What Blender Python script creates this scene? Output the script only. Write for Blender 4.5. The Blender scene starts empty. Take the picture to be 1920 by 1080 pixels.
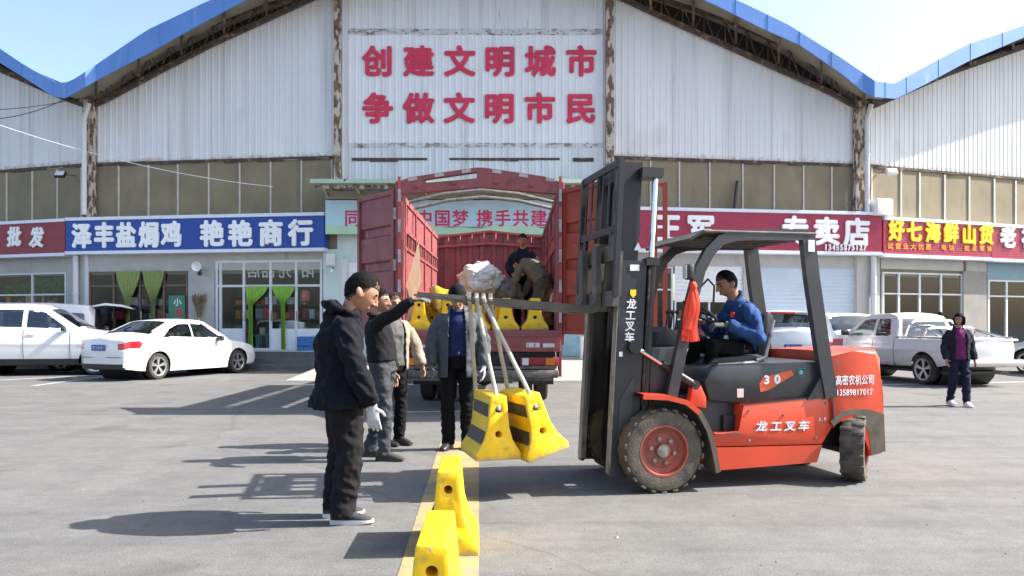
import bpy, bmesh, math, random
import numpy as np
from mathutils import Vector, Matrix, noise
rnd = random.Random(7)
R = math.radians
V = Vector
sc = bpy.context.scene
col = sc.collection
# ---------------------------------------------------------------- camera, world, sun, exposure
CAMH, FPX, HOR = 1.4, 1500.0, 605.0
cam = bpy.data.cameras.new("camera"); camo = bpy.data.objects.new("camera", cam); col.objects.link(camo)
camo.location = (0, 0, CAMH); camo.rotation_euler = (R(90), 0, 0)
cam.sensor_width = 36; cam.lens = FPX / 1920 * 36; cam.shift_y = (HOR - 540) / 1920
cam.clip_start = .05; cam.clip_end = 3000
sc.camera = camo
SUN_EL, SUN_AZ = 42, 4            # azimuth measured from +x towards +y
w = bpy.data.worlds.new("World"); sc.world = w; w.use_nodes = True
nt = w.node_tree
bg = nt.nodes["Background"]; sky = nt.nodes.new("ShaderNodeTexSky"); sky.sky_type = 'NISHITA'; sky.sun_disc = False
sky.sun_elevation = R(SUN_EL); sky.sun_rotation = R(90 - SUN_AZ); sky.altitude = 50; sky.air_density = 1.0; sky.dust_density = 3.0; sky.ozone_density = 1.0
nt.links.new(sky.outputs[0], bg.inputs[0]); bg.inputs[1].default_value = .125
sun = bpy.data.lights.new("sun", 'SUN'); suno = bpy.data.objects.new("sun", sun); col.objects.link(suno)
sun.energy = 5.0; sun.angle = R(.5); sun.color = (1, .95, .87)
sd = V((math.cos(R(SUN_EL)) * math.cos(R(SUN_AZ)), math.cos(R(SUN_EL)) * math.sin(R(SUN_AZ)), math.sin(R(SUN_EL))))
suno.rotation_euler = sd.to_track_quat('Z', 'Y').to_euler(); suno.location = sd * 60
sc.view_settings.view_transform = 'Standard'; sc.view_settings.look = 'None'; sc.view_settings.gamma = 1
sc.view_settings.exposure = 1.45
sc.render.engine = 'CYCLES'
# ---------------------------------------------------------------- helpers
def at(px, py, Y):
    return V(((px - 960) / FPX * Y, Y, CAMH + (HOR - py) / FPX * Y))
def gp(px, py):
    Y = FPX * CAMH / (py - HOR); return V(((px - 960) / FPX * Y, Y, 0))
def tag(o, label=None, cat=None, group=None, kind=None):
    if label: o['label'] = label
    if cat: o['category'] = cat
    if group: o['group'] = group
    if kind: o['kind'] = kind
    return o
def thing(name, label, cat, loc=(0, 0, 0), rz=0, group=None, rot=None):
    o = bpy.data.objects.new(name, None); col.objects.link(o); o.empty_display_size = .1
    o.location = loc; o.rotation_euler = rot if rot else (0, 0, rz)
    return tag(o, label, cat, group)
def copy_tree(o, parent=None):
    c = o.copy(); col.objects.link(c)
    if parent: c.parent = parent
    for ch in list(o.children): copy_tree(ch, c)
    return c
def link(name, me, parent=None, mats=None, smooth=35):
    if mats is not None:
        for m in (mats if isinstance(mats, (list, tuple)) else [mats]): me.materials.append(m)
    if smooth:
        me.shade_smooth(); me.set_sharp_from_angle(angle=R(smooth))
    o = bpy.data.objects.new(name, me); col.objects.link(o)
    if parent: o.parent = parent
    return o
def frame(t, side=None):
    t = t.normalized()
    s = V(side) if side is not None else (V((0, 0, 1)) if abs(t.z) < .9 else V((1, 0, 0)))
    s = s - t * s.dot(t)
    if s.length < 1e-5: s = t.orthogonal()
    s.normalize(); return t, s, t.cross(s)
class MB:
    def __init__(s): s.bm = bmesh.new(); s.mi = 0
    def f(s, vs):
        try: fc = s.bm.faces.new(vs); fc.material_index = s.mi; return fc
        except ValueError: return None
    def hexa(s, p, bev=0):
        v = [s.bm.verts.new(q) for q in p]
        fs = [s.f([v[i] for i in q]) for q in ((0, 3, 2, 1), (4, 5, 6, 7), (0, 1, 5, 4), (1, 2, 6, 5), (2, 3, 7, 6), (3, 0, 4, 7))]
        if bev:
            es = set(e for fc in fs for e in fc.edges)
            r = bmesh.ops.bevel(s.bm, geom=list(es), offset=bev, segments=2, affect='EDGES', profile=.5)
            for fc in r['faces']: fc.material_index = s.mi
    def box(s, c, d, M=None, bev=0):
        c = V(c); h = V(d) / 2
        p = [V((x * h.x, y * h.y, z * h.z)) for z in (-1, 1) for x, y in ((-1, -1), (1, -1), (1, 1), (-1, 1))]
        s.hexa([c + (M @ q if M else q) for q in p], bev)
    def beam(s, a, b, wd, ht, up=(0, 0, 1), bev=0):
        a, b = V(a), V(b); t, u, n = frame(b - a, up)
        q = [(n * (i * wd / 2) + u * (j * ht / 2)) for i, j in ((-1, -1), (1, -1), (1, 1), (-1, 1))]
        s.hexa([a + k for k in q] + [b + k for k in q], bev)
    def prism(s, pts, fn, t0, t1, bev=0):
        a = [s.bm.verts.new(fn(p[0], p[1], t0)) for p in pts]; b = [s.bm.verts.new(fn(p[0], p[1], t1)) for p in pts]
        n = len(pts); fs = [s.f(a[::-1]), s.f(b)]
        for i in range(n): fs.append(s.f([a[i], a[(i + 1) % n], b[(i + 1) % n], b[i]]))
        if bev:
            es = set(e for fc in fs[:2] if fc for e in fc.edges)
            r = bmesh.ops.bevel(s.bm, geom=list(es), offset=bev, segments=2, affect='EDGES', profile=.5)
            for fc in r['faces']: fc.material_index = s.mi
    def tube(s, pts, r, n=8, side=None, round_=False, close=False):
        pts = [V(p) for p in pts]; m = len(pts)
        rr = [r] * m if not isinstance(r, (list, tuple)) else list(r)
        rr = [q if isinstance(q, (list, tuple)) else (q, q) for q in rr]
        fr = []
        for i in range(m):
            t = (pts[min(i + 1, m - 1)] - pts[max(i - 1, 0)])
            if close: t = pts[(i + 1) % m] - pts[i - 1]
            fr.append(frame(t, side))
            if side is None and i: # parallel transport
                t_, s_, _ = fr[-1]; ps = fr[-2][1]; q = ps - t_ * ps.dot(t_)
                if q.length > 1e-4: q.normalize(); fr[-1] = (t_, q, t_.cross(q))
        seq = [(pts[i], rr[i], fr[i]) for i in range(m)]
        if round_:
            hd, tl = [], []
            for k in (1, .85, .5):
                c, d = math.sqrt(max(0, 1 - k * k)), k
                a = min(rr[0]); hd.append((pts[0] - fr[0][0] * a * d, (rr[0][0] * max(c, .12), rr[0][1] * max(c, .12)), fr[0]))
                a = min(rr[-1]); tl.insert(0, (pts[-1] + fr[-1][0] * a * d, (rr[-1][0] * max(c, .12), rr[-1][1] * max(c, .12)), fr[-1]))
            seq = hd + seq + tl
        rings = []
        for p, (ra, rb), (t, u, v) in seq:
            ph, q4 = (math.pi / 4, 1.414) if n == 4 else (0, 1); rings.append([s.bm.verts.new(p + u * (q4 * ra * math.cos(2 * math.pi * k / n + ph)) + v * (q4 * rb * math.sin(2 * math.pi * k / n + ph))) for k in range(n)])
        for i in range(len(rings) - (0 if close else 1)):
            A, B = rings[i], rings[(i + 1) % len(rings)]
            for k in range(n): s.f([A[k], A[(k + 1) % n], B[(k + 1) % n], B[k]])
        if not close: s.f(rings[0][::-1]); s.f(rings[-1])
    def ball(s, c, r, M=None, sub=2):
        r = V(r) if hasattr(r, '__len__') else V((r, r, r))
        g = bmesh.ops.create_icosphere(s.bm, subdivisions=sub, radius=1)['verts']
        for v in g:
            q = V((v.co.x * r.x, v.co.y * r.y, v.co.z * r.z)); v.co = V(c) + (M @ q if M else q)
        for fc in set(fc for v in g for fc in v.link_faces): fc.material_index = s.mi
    def lathe(s, prof, c=(0, 0, 0), ax=(0, 1, 0), n=32, mis=None):
        t, u, v = frame(V(ax)); c = V(c); rings = []
        for r, h in prof:
            rings.append([s.bm.verts.new(c + t * h + (u * math.cos(2 * math.pi * k / n) + v * math.sin(2 * math.pi * k / n)) * r) for k in range(n)])
        for i in range(len(rings) - 1):
            if mis: s.mi = mis[i]
            for k in range(n): s.f([rings[i][k], rings[i][(k + 1) % n], rings[i + 1][(k + 1) % n], rings[i + 1][k]])
    def disc(s, c, r, ax, th, n=24):
        a = V(ax).normalized(); s.tube([V(c) - a * th / 2, V(c) + a * th / 2], r, n)
    def grid(s, P, closed=False):
        vs = [[s.bm.verts.new(p) for p in row] for row in P]; out = []
        for i in range(len(vs) - 1):
            for j in range(len(vs[0]) - 1): out.append(s.f([vs[i][j], vs[i + 1][j], vs[i + 1][j + 1], vs[i][j + 1]]))
        return out
    def merge(s, me, M, mi=None):
        v = [s.bm.verts.new(M @ q.co) for q in me.vertices]
        for p in me.polygons:
            fc = s.f([v[i] for i in p.vertices])
    def build(s, name, mats, parent=None, smooth=35, weld=False, recalc=True):
        if weld: bmesh.ops.remove_doubles(s.bm, verts=s.bm.verts, dist=1e-4)
        if recalc: bmesh.ops.recalc_face_normals(s.bm, faces=s.bm.faces)
        me = bpy.data.meshes.new(name); s.bm.to_mesh(me); s.bm.free()
        return link(name, me, parent, mats, smooth)
# ---------------------------------------------------------------- materials
def pm(name, c, rough=.6, metal=0, var=.12, vs=6, dirt=None, bump=0, bs=60, stretch=None, coat=0, spec=.5, trans=0, emit=0, zd=None):
    """procedural principled: base colour with noise variation, optional dirt layers (colour, threshold, softness, scale, stretch), bump"""
    m = bpy.data.materials.new(name); m.use_nodes = True; t = m.node_tree; N, L = t.nodes, t.links
    b = N["Principled BSDF"]; b.inputs['Roughness'].default_value = rough; b.inputs['Metallic'].default_value = metal
    b.inputs['Specular IOR Level'].default_value = spec; b.inputs['Coat Weight'].default_value = coat; b.inputs['Coat Roughness'].default_value = .05
    b.inputs['Transmission Weight'].default_value = trans
    tc = N.new('ShaderNodeTexCoord')
    def nz(scale, st=None, det=5):
        n = N.new('ShaderNodeTexNoise'); n.inputs['Scale'].default_value = scale; n.inputs['Detail'].default_value = det
        mp = N.new('ShaderNodeMapping'); mp.inputs['Scale'].default_value = st or (1, 1, 1)
        L.new(tc.outputs['Object'], mp.inputs[0]); L.new(mp.outputs[0], n.inputs[0]); return n.outputs['Fac']
    def mix(fac, a, bcol):
        x = N.new('ShaderNodeMix'); x.data_type = 'RGBA'
        if fac is not None: L.new(fac, x.inputs[0])
        for i, q in ((6, a), (7, bcol)):
            if isinstance(q, (tuple, list)): x.inputs[i].default_value = (*q[:3], 1)
            else: L.new(q, x.inputs[i])
        return x.outputs[2]
    n1 = nz(vs, stretch)
    lo = tuple(max(0, q * (1 - var)) for q in c); hi = tuple(min(1, q * (1 + var)) for q in c)
    rp = N.new('ShaderNodeValToRGB'); rp.color_ramp.elements[0].position = .3; rp.color_ramp.elements[1].position = .7
    rp.color_ramp.elements[0].color = (*lo, 1); rp.color_ramp.elements[1].color = (*hi, 1)
    L.new(n1, rp.inputs[0]); out = rp.outputs[0]
    for d in (dirt or []):
        dc, th, so, s_, st = d
        mr = N.new('ShaderNodeMapRange'); mr.inputs[1].default_value = th; mr.inputs[2].default_value = th + so
        L.new(nz(s_, st, 8), mr.inputs[0]); out = mix(mr.outputs[0], out, dc)
    if zd:   # grime towards the foot of the thing, broken up by noise
        sp = N.new('ShaderNodeSeparateXYZ'); L.new(tc.outputs['Object'], sp.inputs[0]); ad = N.new('ShaderNodeMath'); ad.operation = 'MULTIPLY_ADD'; ad.inputs[1].default_value = zd[3]
        L.new(nz(zd[4], None, 8), ad.inputs[0]); L.new(sp.outputs['Z'], ad.inputs[2]); mr = N.new('ShaderNodeMapRange'); mr.inputs[1].default_value = zd[1] + zd[3] * .5; mr.inputs[2].default_value = zd[2] + zd[3] * .5
        L.new(ad.outputs[0], mr.inputs[0]); out = mix(mr.outputs[0], zd[0], out)
    L.new(out, b.inputs['Base Color'])
    if emit: L.new(out, b.inputs['Emission Color']); b.inputs['Emission Strength'].default_value = emit
    if bump:
        bp = N.new('ShaderNodeBump'); bp.inputs['Strength'].default_value = bump; bp.inputs['Distance'].default_value = .02
        L.new(nz(bs, None, 6), bp.inputs['Height']); L.new(bp.outputs[0], b.inputs['Normal'])
    m['pm'] = 1
    return m
RUST = (.09, .035, .015)
M = {}
M['white_clad'] = pm('white_cladding', (.70, .715, .735), .6, var=.05, vs=1.2, stretch=(1, 1, .15), spec=.25, dirt=[((.42, .41, .39), .52, .36, 1.3, (2.6, 2.6, .10)), ((.52, .49, .44), .62, .2, .5, (1, 1, .8)), ((.24, .18, .13), .72, .07, 7, (3.2, 3.2, .16))], zd=((.36, .29, .22), 6.30, 6.52, .5, 7))
M['white_clad2'] = pm('white_cladding_centre', (.68, .70, .73), .6, var=.05, vs=1.2, stretch=(1, 1, .15), spec=.25, dirt=[((.46, .45, .43), .52, .36, 1.3, (2.6, 2.6, .10)), ((.26, .19, .13), .68, .07, 6, (3.2, 3.2, .12))])
M['grime'] = pm('grime_band', (.58, .58, .58), .7, var=.1, vs=2, dirt=[((.20, .17, .15), .50, .16, 3.5, (1, 1, 2.0)), ((.07, .055, .045), .62, .06, 6, (1.5, 1.5, 3))])
M['repaint'] = pm('repainted_panel', (.735, .75, .775), .55, var=.04, vs=1, spec=.25, dirt=[((.44, .42, .40), .58, .3, 1.6, (2.4, 2.4, .12)), ((.30, .22, .16), .74, .06, 8, (3.2, 3.2, .2))])
M['beige'] = pm('beige_panel', (.215, .18, .115), .7, var=.14, vs=1.3, stretch=(1, 1, 1), dirt=[((.13, .11, .08), .58, .3, 1.6, (2, 2, .5))])
M['beige_seam'] = pm('beige_seam', (.5, .48, .42), .7)
M['rust'] = pm('rusty_steel', (.16, .10, .07), .85, var=.5, vs=9, dirt=[((.50, .45, .38), .48, .06, 5, (1.6, 1.6, .6))], bump=.4, bs=30)
M['rust_dark'] = pm('dark_rusty_steel', (.075, .055, .045), .85, var=.4, vs=6, dirt=[((.22, .16, .11), .56, .1, 5, None)])
M['soffit'] = pm('weathered_soffit', (.30, .275, .22), .8, var=.15, vs=2)
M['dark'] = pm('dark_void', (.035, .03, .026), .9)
M['blue_fascia'] = pm('blue_fascia', (.10, .24, .60), .45, var=.1, vs=.8, dirt=[((.30, .42, .66), .6, .3, 3, (1, 1, .25))])
M['blue_sign'] = pm('blue_sign', (.012, .07, .36), .4, var=.08)
M['red_sign'] = pm('dark_red_sign', (.26, .022, .04), .4, var=.1)
M['maroon_sign'] = pm('maroon_sign', (.36, .026, .07), .4, var=.1)
M['sign_trim'] = pm('white_sign_trim', (.68, .72, .80), .4, var=.05)
M['white'] = pm('white_paint', (.74, .75, .76), .45, var=.05)
M['letter_white'] = pm('white_letters', (.85, .86, .88), .4, var=.02)
M['letter_red'] = pm('red_letters', (.60, .03, .085), .6, var=.14, vs=3)
M['letter_red2'] = pm('crimson_letters', (.62, .025, .12), .5, var=.05)
M['letter_yellow'] = pm('yellow_letters', (.90, .60, .01), .4, var=.05)
M['letter_orange'] = pm('orange_letters', (.72, .27, .03), .5, var=.05)
M['mint'] = pm('mint_panel', (.54, .63, .61), .6, var=.08, vs=1.5)
M['banner_blue'] = pm('pale_blue_banner', (.46, .66, .80), .5, var=.07, vs=1.5)
M['banner_green'] = pm('pale_green_banner', (.45, .66, .48), .5, var=.1, vs=1.5)
M['canopy_green'] = pm('green_canopy', (.36, .46, .36), .5, var=.1, dirt=[(RUST, .62, .1, 6, None)])
M['concrete'] = pm('pale_concrete', (.28, .268, .245), .85, var=.1, vs=3, bump=.15, bs=40)
M['tile'] = pm('grey_wall_tile', (.40, .39, .37), .5, var=.08, vs=3, dirt=[((.2, .18, .16), .62, .2, 3, (1, 1, .4))])
M['shutter'] = pm('pale_blue_shutter', (.50, .58, .66), .5, var=.05, vs=1.5)
M['frame_white'] = pm('white_frame', (.62, .63, .64), .4, var=.05)
M['frame_brown'] = pm('brown_frame', (.16, .10, .075), .5, var=.1)
M['curtain'] = pm('lime_curtain', (.20, .42, .05), .8, var=.2, vs=10, stretch=(3, 3, .4))
M['curtain2'] = pm('olive_curtain', (.21, .27, .085), .8, var=.25, vs=14, stretch=(1, 1, 5))
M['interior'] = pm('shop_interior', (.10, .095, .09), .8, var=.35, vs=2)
M['teal'] = pm('teal_panel', (.16, .28, .33), .5, var=.06)
M['steps'] = pm('grey_steps', (.13, .135, .13), .8, var=.15, bump=.1)
M['tilewhite'] = pm('step_edge', (.5, .5, .48), .6, var=.2, vs=20)
M['black'] = pm('black_paint', (.018, .018, .02), .45, var=.2)
M['blackplastic'] = pm('black_plastic', (.025, .026, .03), .5, var=.2)
M['rubber'] = pm('rubber', (.028, .026, .024), .85, var=.25, vs=20, dirt=[((.12, .10, .08), .55, .2, 12, None)], bump=.2, bs=80)
M['rubber_dusty'] = pm('dusty_rubber', (.09, .078, .062), .9, var=.25, vs=14, dirt=[((.035, .032, .03), .52, .2, 9, None)], bump=.3, bs=70)
M['chrome'] = pm('chrome', (.7, .7, .72), .15, 1, var=.05)
M['alloy'] = pm('alloy_rim', (.55, .56, .58), .3, .85, var=.05)
M['steel'] = pm('worn_steel', (.30, .29, .27), .45, .7, var=.25, vs=10, dirt=[(RUST, .6, .15, 8, None)])
M['carwhite'] = pm('white_car_paint', (.72, .73, .74), .25, var=.02, coat=.6)
M['carsilver'] = pm('silver_car_paint', (.52, .53, .55), .28, .35, var=.03, coat=.6)
M['carpale'] = pm('pale_car_paint', (.66, .66, .655), .28, .15, var=.03, coat=.6)
M['tail_red'] = pm('tail_lamp_red', (.42, .012, .02), .2, coat=.8, var=.1)
M['amber'] = pm('amber_lens', (.6, .18, .02), .25, var=.1)
M['tape_dull'] = pm('dull_reflective_tape', (.42, .36, .36), .4, var=.3, vs=9)
M['bumper'] = pm('dull_bumper', (.13, .12, .11), .6, .4, var=.35, vs=9, dirt=[((.10, .05, .035), .55, .2, 7, None)])
M['lamp_dirty'] = pm('dusty_lamp_red', (.24, .02, .022), .45, var=.3, vs=12, dirt=[((.16, .10, .08), .58, .2, 9, None)])
M['hub'] = pm('grey_hub', (.24, .225, .20), .6, .3, var=.3, vs=14)
M['lens'] = pm('clear_lens', (.6, .62, .64), .15, var=.1)
M['plate_blue'] = pm('blue_plate', (.03, .06, .30), .4, var=.05)
M['truck_red'] = pm('truck_maroon', (.25, .066, .07), .55, var=.16, vs=3, dirt=[((.11, .03, .028), .56, .2, 4, None), ((.38, .25, .22), .70, .08, 11, None)])
M['truck_red_lit'] = pm('truck_maroon_lit', (.36, .07, .07), .55, var=.15, vs=3, dirt=[((.16, .05, .045), .6, .2, 5, (1, 1, .5))])  # brighter copy of the truck maroon, sunlight put into the colour
M['door_orange'] = pm('faded_door_red', (.30, .045, .028), .55, var=.15, vs=3, dirt=[((.36, .16, .03), .66, .1, 5, (1, 1, 2.5)), ((.10, .035, .03), .6, .2, 3, None)])
M['barrier'] = pm('barrier_yellow', (.86, .54, .002), .5, var=.07, vs=7, dirt=[((.55, .36, .05), .64, .12, 9, None), ((.42, .40, .35), .69, .02, 22, None), ((.16, .12, .05), .72, .03, 40, (1, 1, .4))], bump=.12, bs=50, zd=((.42, .32, .12), .0, .05, .10, 14))
def chip_edges(m, colr, rad, th):
    t = m.node_tree; N, L = t.nodes, t.links; b = N['Principled BSDF']; src = b.inputs['Base Color'].links[0].from_socket
    bv = N.new('ShaderNodeBevel'); bv.inputs['Radius'].default_value = rad; bv.samples = 6; g = N.new('ShaderNodeNewGeometry'); d = N.new('ShaderNodeVectorMath'); d.operation = 'DOT_PRODUCT'
    L.new(bv.outputs[0], d.inputs[0]); L.new(g.outputs['Normal'], d.inputs[1]); tc = N.new('ShaderNodeTexCoord'); n = N.new('ShaderNodeTexNoise'); n.inputs['Scale'].default_value = 16; n.inputs['Detail'].default_value = 7; n.inputs['Roughness'].default_value = .7; L.new(tc.outputs['Object'], n.inputs[0])
    a = N.new('ShaderNodeMath'); a.operation = 'SUBTRACT'; a.inputs[0].default_value = 1; L.new(d.outputs['Value'], a.inputs[1]); k = N.new('ShaderNodeMath'); k.operation = 'MULTIPLY_ADD'; k.inputs[1].default_value = 1.6; L.new(a.outputs[0], k.inputs[0]); L.new(n.outputs['Fac'], k.inputs[2])
    mr = N.new('ShaderNodeMapRange'); mr.inputs[1].default_value = th; mr.inputs[2].default_value = th + .05; L.new(k.outputs[0], mr.inputs[0])
    x = N.new('ShaderNodeMix'); x.data_type = 'RGBA'; L.new(mr.outputs[0], x.inputs[0]); L.new(src, x.inputs[6]); x.inputs[7].default_value = (*colr, 1); L.new(x.outputs[2], b.inputs['Base Color'])
chip_edges(M['barrier'], (.40, .37, .30), .022, .70)
M['barrier_black'] = pm('barrier_black_band', (.06, .055, .045), .6, var=.3, vs=9)
M['hole'] = pm('hole_dark', (.02, .014, .01), .9)
M['strap'] = pm('webbing_strap', (.40, .38, .32), .85, var=.15, vs=18, bump=.3, bs=120)
M['line_yellow'] = pm('road_yellow', (.30, .225, .09), .85, var=.15, vs=6, dirt=[((.18, .165, .135), .46, .22, 5, None), ((.16, .155, .148), .6, .03, 16, None)])
M['line_white'] = pm('road_white', (.5, .5, .49), .8, var=.1, vs=6, dirt=[((.2, .195, .19), .5, .2, 9, None)])
M['wood'] = pm('pale_plywood', (.78, .62, .38), .7, var=.12, vs=6, stretch=(6, 6, .6))
M['sack'] = pm('white_sack', (.52, .52, .51), .85, var=.12, vs=9, bump=.3, bs=30)
M['darkbag'] = pm('grey_bag', (.13, .125, .12), .8, var=.3, vs=6)
# forklift
M['fl_red'] = pm('forklift_orange_red', (.60, .060, .022), .36, var=.08, vs=3, coat=.25, dirt=[((.34, .075, .04), .58, .25, 2.5, None), ((.26, .15, .10), .70, .08, 11, None), ((.08, .05, .04), .74, .03, 30, (1, 1, .3))])
M['fl_grey'] = pm('forklift_charcoal', (.033, .036, .041), .42, var=.18, vs=5, coat=.15, dirt=[((.12, .115, .11), .66, .15, 8, None)])
M['fl_mast'] = pm('mast_charcoal', (.019, .021, .026), .45, var=.25, vs=5, dirt=[((.085, .08, .075), .62, .15, 6, (1, 1, .4))])
M['fl_black'] = pm('mast_black', (.017, .0175, .019), .45, var=.25, vs=6, dirt=[((.10, .09, .08), .64, .15, 7, (1, 1, .4))])
M['fl_fork'] = pm('fork_grey', (.075, .07, .062), .6, var=.25, vs=8, dirt=[((.2, .16, .11), .6, .2, 5, None)])
M['fl_brown'] = pm('brown_fender', (.11, .09, .07), .85, var=.3, vs=8)  # dark brown for the muddy front fenders and the counterweight skirt plate
M['fl_rim'] = pm('dirty_red_rim', (.30, .065, .04), .6, var=.25, vs=10, dirt=[((.16, .11, .08), .55, .2, 8, None)])
M['ribbon'] = pm('red_ribbon', (.75, .05, .02), .7, var=.25, vs=22, stretch=(4, 4, .4))
M['sticker_orange'] = pm('orange_sticker', (.62, .10, .03), .5)
M['sticker_pink'] = pm('pale_sticker', (.66, .5, .5), .5)
M['green_leaf'] = pm('green_leaf', (.05, .17, .04), .6, var=.5, vs=16)
M['crate_blue'] = pm('blue_crate', (.02, .15, .42), .5, var=.1)
M['lantern'] = pm('pink_lantern', (.5, .13, .12), .6)
# glass
def glass(name, tint=(.55, .6, .62), ior=1.5):
    m = bpy.data.materials.new(name); m.use_nodes = True; t = m.node_tree; N, L = t.nodes, t.links
    for n in list(N): N.remove(n)
    o = N.new('ShaderNodeOutputMaterial'); tr = N.new('ShaderNodeBsdfTransparent'); gl = N.new('ShaderNodeBsdfGlossy'); mx = N.new('ShaderNodeMixShader'); fr = N.new('ShaderNodeMath'); fr.operation = 'MULTIPLY_ADD'; fr.inputs[1].default_value = .9; fr.inputs[2].default_value = ior; lw = N.new('ShaderNodeLayerWeight'); lw.inputs[0].default_value = .5; pw = N.new('ShaderNodeMath'); pw.operation = 'POWER'; pw.inputs[1].default_value = 5; L.new(lw.outputs['Facing'], pw.inputs[0]); L.new(pw.outputs[0], fr.inputs[0])
    tr.inputs[0].default_value = (*tint, 1); gl.inputs[0].default_value = (.9, .95, 1, 1); gl.inputs['Roughness'].default_value = .04
    L.new(fr.outputs[0], mx.inputs[0]); L.new(tr.outputs[0], mx.inputs[1]); L.new(gl.outputs[0], mx.inputs[2]); L.new(mx.outputs[0], o.inputs[0]); return m
M['glass'] = glass('shop_glass', (.72, .76, .76), .05)
M['carglass'] = glass('car_glass', (.36, .40, .40), .13)
# asphalt
def asphalt():
    m = bpy.data.materials.new('asphalt'); m.use_nodes = True; t = m.node_tree; N, L = t.nodes, t.links; b = N['Principled BSDF']
    tc = N.new('ShaderNodeTexCoord')
    def nz(s, d=6, rg=.6):
        n = N.new('ShaderNodeTexNoise'); n.inputs['Scale'].default_value = s; n.inputs['Detail'].default_value = d; n.inputs['Roughness'].default_value = rg
        L.new(tc.outputs['Object'], n.inputs[0]); return n.outputs['Fac']
    def ramp(f, p0, c0, p1, c1):
        r = N.new('ShaderNodeValToRGB'); e = r.color_ramp.elements; e[0].position = p0; e[1].position = p1; e[0].color = (*c0, 1); e[1].color = (*c1, 1); L.new(f, r.inputs[0]); return r.outputs[0]
    def mul(a, bb, f=1):
        x = N.new('ShaderNodeMix'); x.data_type = 'RGBA'; x.blend_type = 'MULTIPLY'; x.inputs[0].default_value = f; L.new(a, x.inputs[6]); L.new(bb, x.inputs[7]); return x.outputs[2]
    c = ramp(nz(.30, 4), .3, (.140, .1395, .1375), .7, (.160, .1595, .157))
    c = mul(c, ramp(nz(1.5, 9, .72), .34, (.74, .74, .75), .60, (1, 1, 1)))
    c = mul(c, ramp(nz(9, 6, .7), .33, (.86, .86, .86), .62, (1.05, 1.05, 1.04)))
    c = mul(c, ramp(nz(75, 3, .7), .33, (.60, .60, .60), .66, (1.22, 1.21, 1.19)))
    c = mul(c, ramp(nz(260, 2), .36, (.70, .70, .70), .62, (1.12, 1.12, 1.12)))
    vo = N.new('ShaderNodeTexVoronoi'); vo.feature = 'DISTANCE_TO_EDGE'; vo.inputs['Scale'].default_value = .16
    dist = N.new('ShaderNodeMixRGB'); dist.blend_type = 'ADD'; dist.inputs[0].default_value = .5
    nn = N.new('ShaderNodeTexNoise'); nn.inputs['Scale'].default_value = 1.2; nn.inputs['Detail'].default_value = 6
    L.new(tc.outputs['Object'], nn.inputs[0]); L.new(tc.outputs['Object'], dist.inputs[1]); L.new(nn.outputs['Color'], dist.inputs[2]); L.new(dist.outputs[0], vo.inputs[0])
    cr = ramp(vo.outputs['Distance'], .0, (.45, .45, .45), .0025, (1, 1, 1)); c = mul(c, cr, .4)
    c = mul(c, ramp(nz(.8, 4, .55), .60, (1, 1, 1), .70, (.76, .755, .74)))      # old damp and oil stains
    c = mul(c, ramp(nz(2.6, 5, .5), .70, (1, 1, 1), .735, (.66, .65, .63)))
    # tyre tracks: stretched noise along the driving direction
    mp = N.new('ShaderNodeMapping'); mp.inputs['Scale'].default_value = (.09, 2.2, 1); mp.inputs['Rotation'].default_value = (0, 0, .12); L.new(tc.outputs['Object'], mp.inputs[0])
    tn = N.new('ShaderNodeTexNoise'); tn.inputs['Scale'].default_value = 1.6; tn.inputs['Detail'].default_value = 3; L.new(mp.outputs[0], tn.inputs[0])
    c = mul(c, ramp(tn.outputs['Fac'], .52, (1, 1, 1), .68, (.84, .84, .84)))
    # pale grit and chips
    sn = ramp(nz(38, 2), .73, (0, 0, 0), .75, (1, 1, 1)); x = N.new('ShaderNodeMix'); x.data_type = 'RGBA'; L.new(sn, x.inputs[0]); L.new(c, x.inputs[6]); x.inputs[7].default_value = (.34, .33, .31, 1); c = x.outputs[2]
    L.new(c, b.inputs['Base Color']); b.inputs['Roughness'].default_value = .88
    bp = N.new('ShaderNodeBump'); bp.inputs['Strength'].default_value = .35; bp.inputs['Distance'].default_value = .006; L.new(nz(160, 3), bp.inputs['Height']); L.new(bp.outputs[0], b.inputs['Normal'])
    return m
M['asphalt'] = asphalt()
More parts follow.
